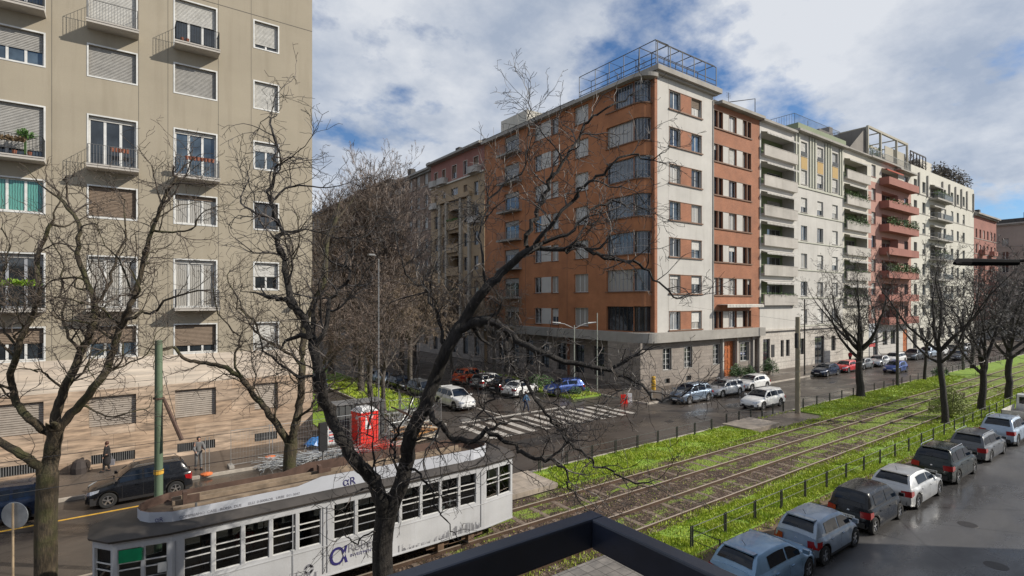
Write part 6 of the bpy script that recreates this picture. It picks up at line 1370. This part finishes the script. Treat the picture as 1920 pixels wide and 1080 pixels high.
for k in range(3): m.tube([(0, .12, 3.25 + .35 * k), (0, .3, 3.28 + .35 * k)], .12, 10)
m.build('lamp_box', M_TRIM, t)
t = pole('small dark sign on a post in front of the white block entrance', 62.6, 33.2, 2.2, .03, M_LIRON, 'street_sign', 'sign', z=.13); m = MB(); m.box(-.35, -.03, 2.2, .35, .03, 3.7); m.build('sign_plate', M_TRIM, t)
t = pole('tall red and white banner sign in front of the pink block', 86.5, 31.8, 5.6, .06, M_LIRON, 'banner_sign', 'sign', z=.13); m = MB(); m.box(-.1, -.06, 2.9, 1.9, 0, 5.6); m.build('panel', [plain('pale_banner', (.45, .47, .5), .6)], t); m = MB(); m.box(-.1, -.07, 2.3, 1.9, 0, 2.89); m.build('panel', [plain('faded_red_banner', (.42, .05, .05), .6)], t)
def wire(lab, pts, r=.007, grp='overhead wires'):
    t = MB().tube([Vector(p) for p in pts], r, 4).build('overhead_wire', M_TRIM); tag(t, lab, 'wire', grp)
wire('contact wire above the tram', [(-40, 17.58, 5.15), (30, 17.58, 5.1), (100, 17.58, 5.2), (260, 17.58, 5.2)]); wire('contact wire above the empty track', [(-40, 14.6, 5.15), (30, 14.6, 5.1), (100, 14.6, 5.2), (260, 14.6, 5.2)])
wire('span wire from the concrete pole across the tracks', [(43.8, 21.2, 6.6), (45.5, 14.6, 5.9), (46, 12.7, 6.2)])
wire('thin cable hung between the concrete pole and the dark metal pole', [(43.8, 21.2, 6.6), (54, 21.3, 6.1), (65.6, 21.5, 6.6)])
wire('cable hung from the green pole towards the olive building', [(.92, 21.3, 5.8), (2.6, 30, 5.0), (4.5, 35.85, 5.2)])
t = pole('catenary pole with cables out of which the span wires start, right of the foreground cars', 83, 12.6, 8, .14, M_DPOLE, 'tram_pole')
M_BLK = plain('matt_black', (.006, .006, .007), .9, spec=.1)
# lamp head near the right edge, hung from the near side
t = thing('hanging_street_lamp', 'dark street lamp head hanging in at the right edge above the far trees', 'street lamp', (17.6, 4.3, 9.95)); m = MB(); m.tube([(-.75, 0, .0), (-.45, 0, .05), (0, -.1, .06), (1.2, -.8, .06)], [.04, .09, .10, .08], 8); m.build('lamp_head', M_BLK, t); m = MB(); m.tube([(1.2, -.8, .1), (3.6, -3.2, .3), (5.4, -5.88, .2)], .04, 6); m.build('arm', M_BLK, t)
# ================================================================ BUILDING SITE CORNER
M_TRED = plain('bright_red_plastic', (.72, .025, .015), .45, var=.08); M_TROO = plain('white_plastic_roof', (.62, .62, .62), .5, var=.1)
def toilet():
    t = thing('portable_toilet', 'bright red portable toilet cabin with a white roof', 'portable toilet', (12.2, 32.6, .13), R(12)); w = .58
    MB().box(-w, -w, .10, w, w, 2.0).build('cabin', M_TRED, t); MB().box(-w - .02, -w - .02, 0, w + .02, w + .02, .1).build('base', M_TRED, t)
    m = MB(); i = 0; m.v += [(-w-.03, -w-.03, 2.0), (w+.03, -w-.03, 2.0), (w+.03, w+.03, 2.0), (-w-.03, w+.03, 2.0), (-w*.6, -w*.6, 2.27), (w*.6, -w*.6, 2.27), (w*.6, w*.6, 2.27), (-w*.6, w*.6, 2.27)]
    for q in ((0,1,5,4),(1,2,6,5),(2,3,7,6),(3,0,4,7),(4,5,6,7),(3,2,1,0)): m.f.append(q); m.m.append(0)
    m.build('roof', M_TROO, t)
    m = MB()
    for s_ in (-1, 1): m.box(s_ * (w - .02) - .05, -w - .035, .1, s_ * (w - .02) + .05, -w - .003, 2.0)
    m.box(-.48, -w - .02, .2, .48, -w - .003, .24); m.build('corner_post', M_TRED, t)
    m = MB(); m.face([(-.32, -w - .006, 1.0), (.02, -w - .006, 1.0), (-.26, -w - .006, 1.85)]); m.face([(-.28, -w - .007, .95), (.12, -w - .007, .95), (.1, -w - .007, 1.15), (-.28, -w - .007, 1.2)]); m.build('door_print', M_TROO, t); m = MB(); m.lathe([(.10, 0), (.15, 0)], 20, 0, 'y', (.12, -w - .006, 1.72)); m.lathe([(.0, 0), (.05, 0)], 12, 0, 'y', (.14, -w - .006, 1.72)); m.build('emblem', M_TROO, t)
    m = MB(); m.face([(-w - .006, .1, 1.55), (-w - .006, -.25, 1.55), (-w - .006, -.1, 1.85)]); m.build('door_print', M_TROO, t)
toilet()
def fence_panel(lab, x, y, rz, mat=M_LIRON, w=3.3, h=1.95, lean=0.0):
    t = thing('mesh_fence_panel', lab, 'fence', (x, y, .13), rz, 'temporary mesh fence around the works'); t.rotation_euler = (lean, 0, rz)
    m = MB(); m.tube([(0, 0, .12), (0, 0, h), (w, 0, h), (w, 0, .12), (0, 0, .12)], .021, 5); m.build('frame', mat, t); m = MB()
    for k in range(1, 22): m.tube([(w * k / 22, 0, .12), (w * k / 22, 0, h)], .004, 3, cap=False)
    for k in range(1, 6): m.tube([(0, 0, .12 + (h - .12) * k / 6), (w, 0, .12 + (h - .12) * k / 6)], .004, 3, cap=False)
    m.build('mesh', mat, t)
    for q in (0, w): MB().box(q - .12, -.35, -.0, q + .12, .35, .12).build('foot', M_CONC, t)
GAL = plain('galvanised_tube', (.42, .43, .43), .4, .6)
for k, (x, y, a, lb) in enumerate(((4.6, 31.9, .02, 'first mesh fence panel, right of the black car'), (7.9, 31.95, .03, 'mesh fence panel behind the brown forked tree'), (11.3, 31.2, .0, 'mesh fence panel left of the red toilet'), (13.0, 30.9, .12, 'mesh fence panel in front of the red toilet'), (16.3, 31.3, .9, 'mesh fence panel right of the red toilet'), (14.9, 35.0, .1, 'mesh fence panel behind the toilet by the grass'), (16.3, 36.2, 1.2, 'mesh fence panel next to the white car of the median'))): fence_panel(lb, x, y, a, GAL)
def heap(lab, x, y, n, mat, seed, L_=2.2, w=1.1, h=.5, name='scrap_heap', cat='debris', r=.014):
    rnd = random.Random(seed); m = MB()
    for _ in range(n):
        a = rnd.gauss(0, .35) + rnd.choice((0, 1.57)); c = Vector((rnd.uniform(-L_/2, L_/2), rnd.uniform(-w/2, w/2), rnd.random() * h + .05)); l = rnd.uniform(.3, 1.2); dz = rnd.gauss(0, .12)
        m.tube([c - Vector((math.cos(a) * l, math.sin(a) * l, dz)), c + Vector((math.cos(a) * l, math.sin(a) * l, dz))], r, 4)
    o = m.build(name, mat, None, (x, y, .13)); tag(o, lab, cat); o['kind'] = 'stuff'; return o
heap('heap of grey steel mesh and rods at the foot of the brown tree', 7.3, 30.6, 130, GAL, 1, 2.8, 1.4, .35); heap('heap of silver tubes and scraps between the trees', 10.2, 30.6, 90, GAL, 2, 2.4, 1.3, .3)
heap('orange red plastic netting crumpled below the toilet', 12.0, 30.4, 150, plain('red_orange_netting', (.5, .06, .04), .7), 3, 2.0, .8, .35, 'plastic_netting', 'netting', .008)
def plank_pile():
    rnd = random.Random(9); M1 = plain('orange_brown_planks', (.40, .20, .07), .8, var=.35); M2 = plain('pale_planks', (.42, .36, .28), .8, var=.25)
    t = thing('timber_pile', 'pile of orange and pale timber beside the toilet', 'timber', (15.2, 31.6, .1))
    for k in range(20): a = rnd.gauss(0.1, .2); m = MB(); m.box(-1.0, -.08, 0, 1.0, .08, .06); o = m.build('plank', [M1, M2][k % 2], t, (rnd.uniform(-.6, .6), rnd.uniform(-.8, .8), .03 + k * .045)); o.rotation_euler = (0, rnd.gauss(0, .06), a)
plank_pile()
def tube_stand(lab, x, y, rz):
    t = thing('steel_frame_stand', lab, 'frame', (x, y, .1), rz)
    for a, b in (((0, 0, 0), (1.7, 0, 1.7)), ((0, .9, 0), (1.7, .9, 1.7)), ((1.7, 0, 0), (0, 0, 1.7)), ((1.7, .9, 0), (0, .9, 1.7)), ((0, 0, 1.7), (0, .9, 1.7)), ((1.7, 0, 1.7), (1.7, .9, 1.7)), ((0, 0, 1.0), (1.7, 0, 1.0))): m = MB(); m.tube([a, b], .03, 5); m.build('tube', GAL, t)
tube_stand('crossed white steel tubes standing right of the toilet', 14.0, 32.6, .1); tube_stand('crossed steel tubes farther back by the grass', 16.6, 35.2, .5)
t = thing('site_board', 'white notice board with red print beside the blue sheet', 'sign', (9.75, 32.1, .13)); m = MB(); m.box(0, 0, .3, .75, .04, 1.5); m.build('board', M_TROO, t)
for k in range(5): m = MB(); m.box(.1, -.006, .5 + .18 * k, .1 + .5 * (.5 + .5 * ((k * 37) % 5) / 5), -.001, .57 + .18 * k); m.build('print', [M_TRED, M_NAVYT][k % 2], t)
m = MB(); m.box(0, .0, 0, .04, .04, .3); m.box(.7, 0, 0, .74, .04, .3); m.build('leg', M_LIRON, t)
def tarp():
    rnd = random.Random(3); m = MB(); n = 7; g = [[m.vert((i * .2, j * .16, .12 + .42 * math.sin(i / (n-1) * 3.1) * math.sin(j / (n-1) * 3.1) + rnd.uniform(-.07, .07))) for j in range(n)] for i in range(n)]
    for i in range(n - 1):
        for j in range(n - 1): m.f.append((g[i][j], g[i+1][j], g[i+1][j+1], g[i][j+1])); m.m.append(0)
    o = m.build('blue_sheet', plain('blue_plastic_sheet', (.03, .16, .42), .4, var=.2), None, (8.9, 33.2, .13)); tag(o, 'blue plastic sheet lying by the wall near the olive building corner', 'sheet')
tarp()
t = thing('site_hut', 'dark corrugated site box behind the toilet', 'container', (10.9, 34.0, .13)); m = MB()
for k in range(16): m.box(k * .2, 0 if k % 2 else .04, 0, k * .2 + .2, 1.4, 2.2)
m.build('wall', plain('dark_grey_steel', (.07, .075, .075), .6), t); MB().box(-.05, -.05, 2.2, 3.25, 1.45, 2.27).build('roof', M_LIRON, t)
for (x, y, lb) in ((3.4, 31.3, 'orange traffic stand with white post right of the black car'), (6.7, 32.6, 'orange based marker post in front of the basement grille')):
    t = thing('marker_post', lb, 'marker post', (x, y, .13)); m = MB(); m.lathe([(0.28, 0), (.28, .06), (.1, .12), (0, .12)], 12); m.build('base', plain('orange_rubber', (.60, .16, .05), .7), t); m = MB(); m.tube([(-.05, 0, .1), (-.05, 0, 1.9)], .02, 5); m.tube([(.12, 0, .1), (.12, 0, 1.9)], .02, 5); m.build('post', GAL, t)
t = thing('barrier', 'red plastic barrier standing on the pavement corner by the zebra crossing', 'barrier', (35.6, 32.2, .0), R(-30)); t.scale = (.75, .75, .8); m = MB(); m.prism([(-.42, -.18), (.42, -.18), (.42, .18), (-.42, .18)], .0, .16); m.prism([(-.4, -.09), (.4, -.09), (.4, .09), (-.4, .09)], .16, .98); m.build('body', M_TRED, t); m = MB(); m.tube([(-.25, 0, .9), (-.2, 0, 1.75), (.2, 0, 1.75), (.25, 0, .9)], .025, 5); m.build('handle', M_LIRON, t)
t = thing('barrier', 'white plastic barrier next to the red one', 'barrier', (36.4, 32.4, .0), R(-30)); t.scale = (.75, .75, .8); m = MB(); m.prism([(-.42, -.18), (.42, -.18), (.42, .18), (-.42, .18)], .0, .16); m.prism([(-.4, -.09), (.4, -.09), (.4, .09), (-.4, .09)], .16, .98); m.build('body', M_TROO, t)
t = thing('grit_bin', 'yellow hydrant box against the rough stone wall', 'hydrant', (43.0, 35.0, .13)); m = MB(); m.lathe([(0, 0), (.22, 0), (.22, .9), (.17, .95), (.17, 1.1), (.24, 1.12), (.2, 1.3), (0, 1.38)], 10); m.build('body', plain('yellow_paint', (.62, .36, .03), .5), t); m = MB(); m.tube([(-.32, 0, .75), (.32, 0, .75)], .06, 6); m.build('outlet', M_LIRON, t)
t = thing('litter_bin', 'small dark object like a bin leaning on the travertine base', 'bin', (-1.9, 35.4, .13)); m = MB(); m.lathe([(0, 0), (.34, 0), (.36, .3), (.26, .62), (.1, .72), (0, .74)], 10); m.build('body', plain('dark_sack', (.04, .032, .03), .8), t)
for k in range(5):
    o = MB().lathe([(0, 0), (.07, 0), (.07, .85), (.05, .95), (0, .97)], 8).build('bollard', M_CONC, None, (38.2 + k * 1.5, 31.3, .13)); tag(o, ['stone bollard nearest the barriers', 'second bollard from the barriers', 'bollard behind the blue grey crossover', 'bollard between crossover and estate car', 'bollard behind the silver estate car'][k], 'bollard', 'bollards on the corner pavement')
# ================================================================ PEOPLE
def skin(name, nodes, edges, mat, parent, sub=1):
    me = bpy.data.meshes.new(name); me.from_pydata([n[0] for n in nodes], edges, []); me.materials.append(mat); o = link(name, me, parent)
    m = o.modifiers.new('Skin', 'SKIN'); m.use_smooth_shade = True
    if not me.skin_vertices: pass
    for i, n in enumerate(nodes):
        sv = me.skin_vertices[0].data[i]; r = n[1]; sv.radius = r if isinstance(r, tuple) else (r, r); sv.use_root = i == 0
    s_ = o.modifiers.new('Sub', 'SUBSURF'); s_.levels = sub; s_.render_levels = sub; return o
M_SKIN = plain('skin', (.42, .24, .17), .6); M_HAIR = plain('dark_hair', (.03, .02, .015), .6)
def person(lab, x, y, z, rz, H=1.7, coat=None, legs=None, stride=.2, arm=(.25, -.15), long_coat=False, bag=None, lean=0.0, hair=M_HAIR, fore=0.0):
    t = thing('person', lab, 'person', (x, y, z), rz); k = H / 1.7
    V = lambda a, b, c: (a * k + lean * max(0, c - .9) * k, b * k, c * k)
    hipL, hipR = V(0, .09, .88), V(0, -.09, .88); kL, kR = V(stride * .6 + .03, .10, .48), V(-stride * .4 + .04, -.10, .48); aL, aR = V(stride, .10, .08), V(-stride, -.10, .09)
    sh = 1.40; eL, eR = V(arm[0] * .5 - .02, .24, 1.12), V(arm[1] * .5 - .02, -.24, 1.12); wL, wR = V(arm[0] + fore, .23, .88 + fore * .9), V(arm[1] + fore, -.23, .88 + fore * .9)
    N_ = [(V(0, 0, .93), .12), (V(0, 0, 1.12), .115), (V(0, 0, 1.32), .135), (V(0, 0, 1.45), .06), (V(.01, 0, 1.54), .062), (V(.03, 0, 1.62), .092), (V(.02, 0, 1.69), .06),
          (hipL, .085), (kL, .058), (aL, .042), (V(stride + .12, .10, .045), .04), (hipR, .085), (kR, .058), (aR, .042), (V(-stride + .12, -.10, .045), .04),
          (V(0, .17, sh), .055), (eL, .042), (wL, .03), (V(arm[0] + fore + .02, .23, .80 + fore * .9), .035), (V(0, -.17, sh), .055), (eR, .042), (wR, .03), (V(arm[1] + fore + .02, -.23, .80 + fore * .9), .035)]
    E = [(0,1),(1,2),(2,3),(3,4),(4,5),(5,6),(0,7),(7,8),(8,9),(9,10),(0,11),(11,12),(12,13),(13,14),(2,15),(15,16),(16,17),(17,18),(2,19),(19,20),(20,21),(21,22)]
    skin('body', [(p, r * k) for p, r in N_], E, M_SKIN, t, 2)
    g = lambda i, d=.036: (N_[i][0], (N_[i][1] + d) * k)
    cn = [g(1), g(2), (V(0, 0, 1.43), .10 * k), (V(0, 0, .95), .165 * k), g(15), g(16), (wL, .042 * k), g(19), g(20), (wR, .042 * k)]; ce = [(0,1),(1,2),(0,3),(1,4),(4,5),(5,6),(1,7),(7,8),(8,9)]
    if long_coat: cn.append((V(0, 0, .62), .21 * k)); cn.append((V(0, 0, .32), .22 * k)); ce += [(3, 10), (10, 11)]
    skin('coat', cn, ce, coat, t, 2)
    skin('trousers', [g(0, .01), g(7, .012), g(8, .018), (aL, .056 * k), g(11, .012), g(12, .018), (aR, .056 * k)], [(0,1),(1,2),(2,3),(0,4),(4,5),(5,6)], legs, t, 2)
    for s_, a in (('L', 10), ('R', 14)): p = Vector(N_[a][0]); m = MB(); m.box(-.17 * k, -.045 * k, -.045 * k, .08 * k, .045 * k, .045 * k); o = m.build('shoe', M_TRIM, t, p); bv = o.modifiers.new('b', 'BEVEL'); bv.width = .02; bv.segments = 2
    hp = Vector(V(.005, 0, 1.655)); m = MB(); m.lathe([(0, .085 * k), (.06 * k, .072 * k), (.096 * k, .02 * k), (.100 * k, -.04 * k), (.085 * k, -.10 * k), (.0, -.11 * k)], 12, org=(-.018 * k, 0, 0)); m.build('hair', hair, t, hp, smooth=180)
    if bag: m = MB(); m.box(-.20, -.06, 0, .20, .06, .28); m.tube([(-.12, 0, .28), (-.08, 0, .5), (.08, 0, .5), (.12, 0, .28)], .012, 5); o = m.build('bag', bag, t, (wR[0], wR[1] - .05, wR[2] - .55))
    return t
BLK = plain('black_cloth', (.018, .016, .017), .9); GRC = plain('grey_work_cloth', (.14, .14, .14), .9, var=.3); BLC = plain('blue_cloth', (.05, .12, .22), .9); RDC = plain('red_cloth', (.4, .02, .03), .9); JEA = plain('dark_jeans', (.03, .04, .07), .9); ORC = plain('orange_vest', (.75, .22, .03), .8)
person('woman in a long black coat carrying a pale handbag along the travertine wall', -.75, 34.9, .13, R(168), 1.55, BLK, BLK, .12, (.12, -.08), True, plain('grey_handbag', (.22, .22, .25), .6), hair=plain('auburn_hair', (.07, .025, .015), .6))
w = person('workman in grey with something orange at his side, standing behind the black car', 3.15, 32.5, .13, R(-80), 1.72, GRC, GRC, .1, (.2, .25), lean=.12, fore=.18); w2 = MB(); w2.lathe([(.0, 0), (.10, .02), (.12, .14), (.09, .26), (0, .27)], 10); w2.build('backpack', ORC, w, (-.03, .17, 1.08))
person('pedestrian in a blue jacket stepping off the zebra crossing', 26.3, 34.3, .0, R(-60), 1.7, BLC, JEA, .22); person('pedestrian in red far off on the pavement beside the parked red car', 84.5, 33.5, .13, R(180), 1.7, RDC, BLK, .15)
cols_ = [GRC, RDC, BLC, plain('ochre_cloth', (.45, .28, .06), .9), BLK, plain('pale_coat_cloth', (.45, .43, .40), .9), BLC]
for k, (x_, y_, lb) in enumerate(((1.9, -.35, 'grey-clad passenger standing by the first long window of the tram'), (2.9, -.1, 'passenger in red standing inside the tram near its left end'), (4.35, -.5, 'passenger in blue by the middle door of the tram'), (3.7, -.45, 'passenger in ochre inside the tram left of the middle door'), (5.9, -.3, 'passenger in black inside the tram above the large lettering'), (8.3, -.4, 'passenger in a pale coat inside the right half of the tram'), (10.0, -.2, 'passenger in blue near the right end of the tram'))):
    person(lb, x_, 17.58 + y_, .77, k * 1.3, 1.66, cols_[k], JEA, .04, (.1, .05))
wire('wire from the concrete pole to the white stair tower', [(43.8, 21.2, 7.4), (48, 35.88, 8.6)]); wire('wire from the dark metal pole to the white block', [(65.6, 21.5, 7.6), (70, 35.88, 9.0)])
wire('lower cable running along the far side of the avenue on the left', [(-30, 24, 5.4), (.92, 21.3, 6.4)])

wire('span wire between the dark metal pole and the far near-side pole', [(65.6, 21.5, 6.8), (74, 17, 5.9), (83, 12.6, 7.4)]); wire('span wire over both tracks at the concrete pole, lower one', [(43.8, 21.2, 6.0), (45, 17.58, 5.15), (46.2, 14.6, 5.1)])
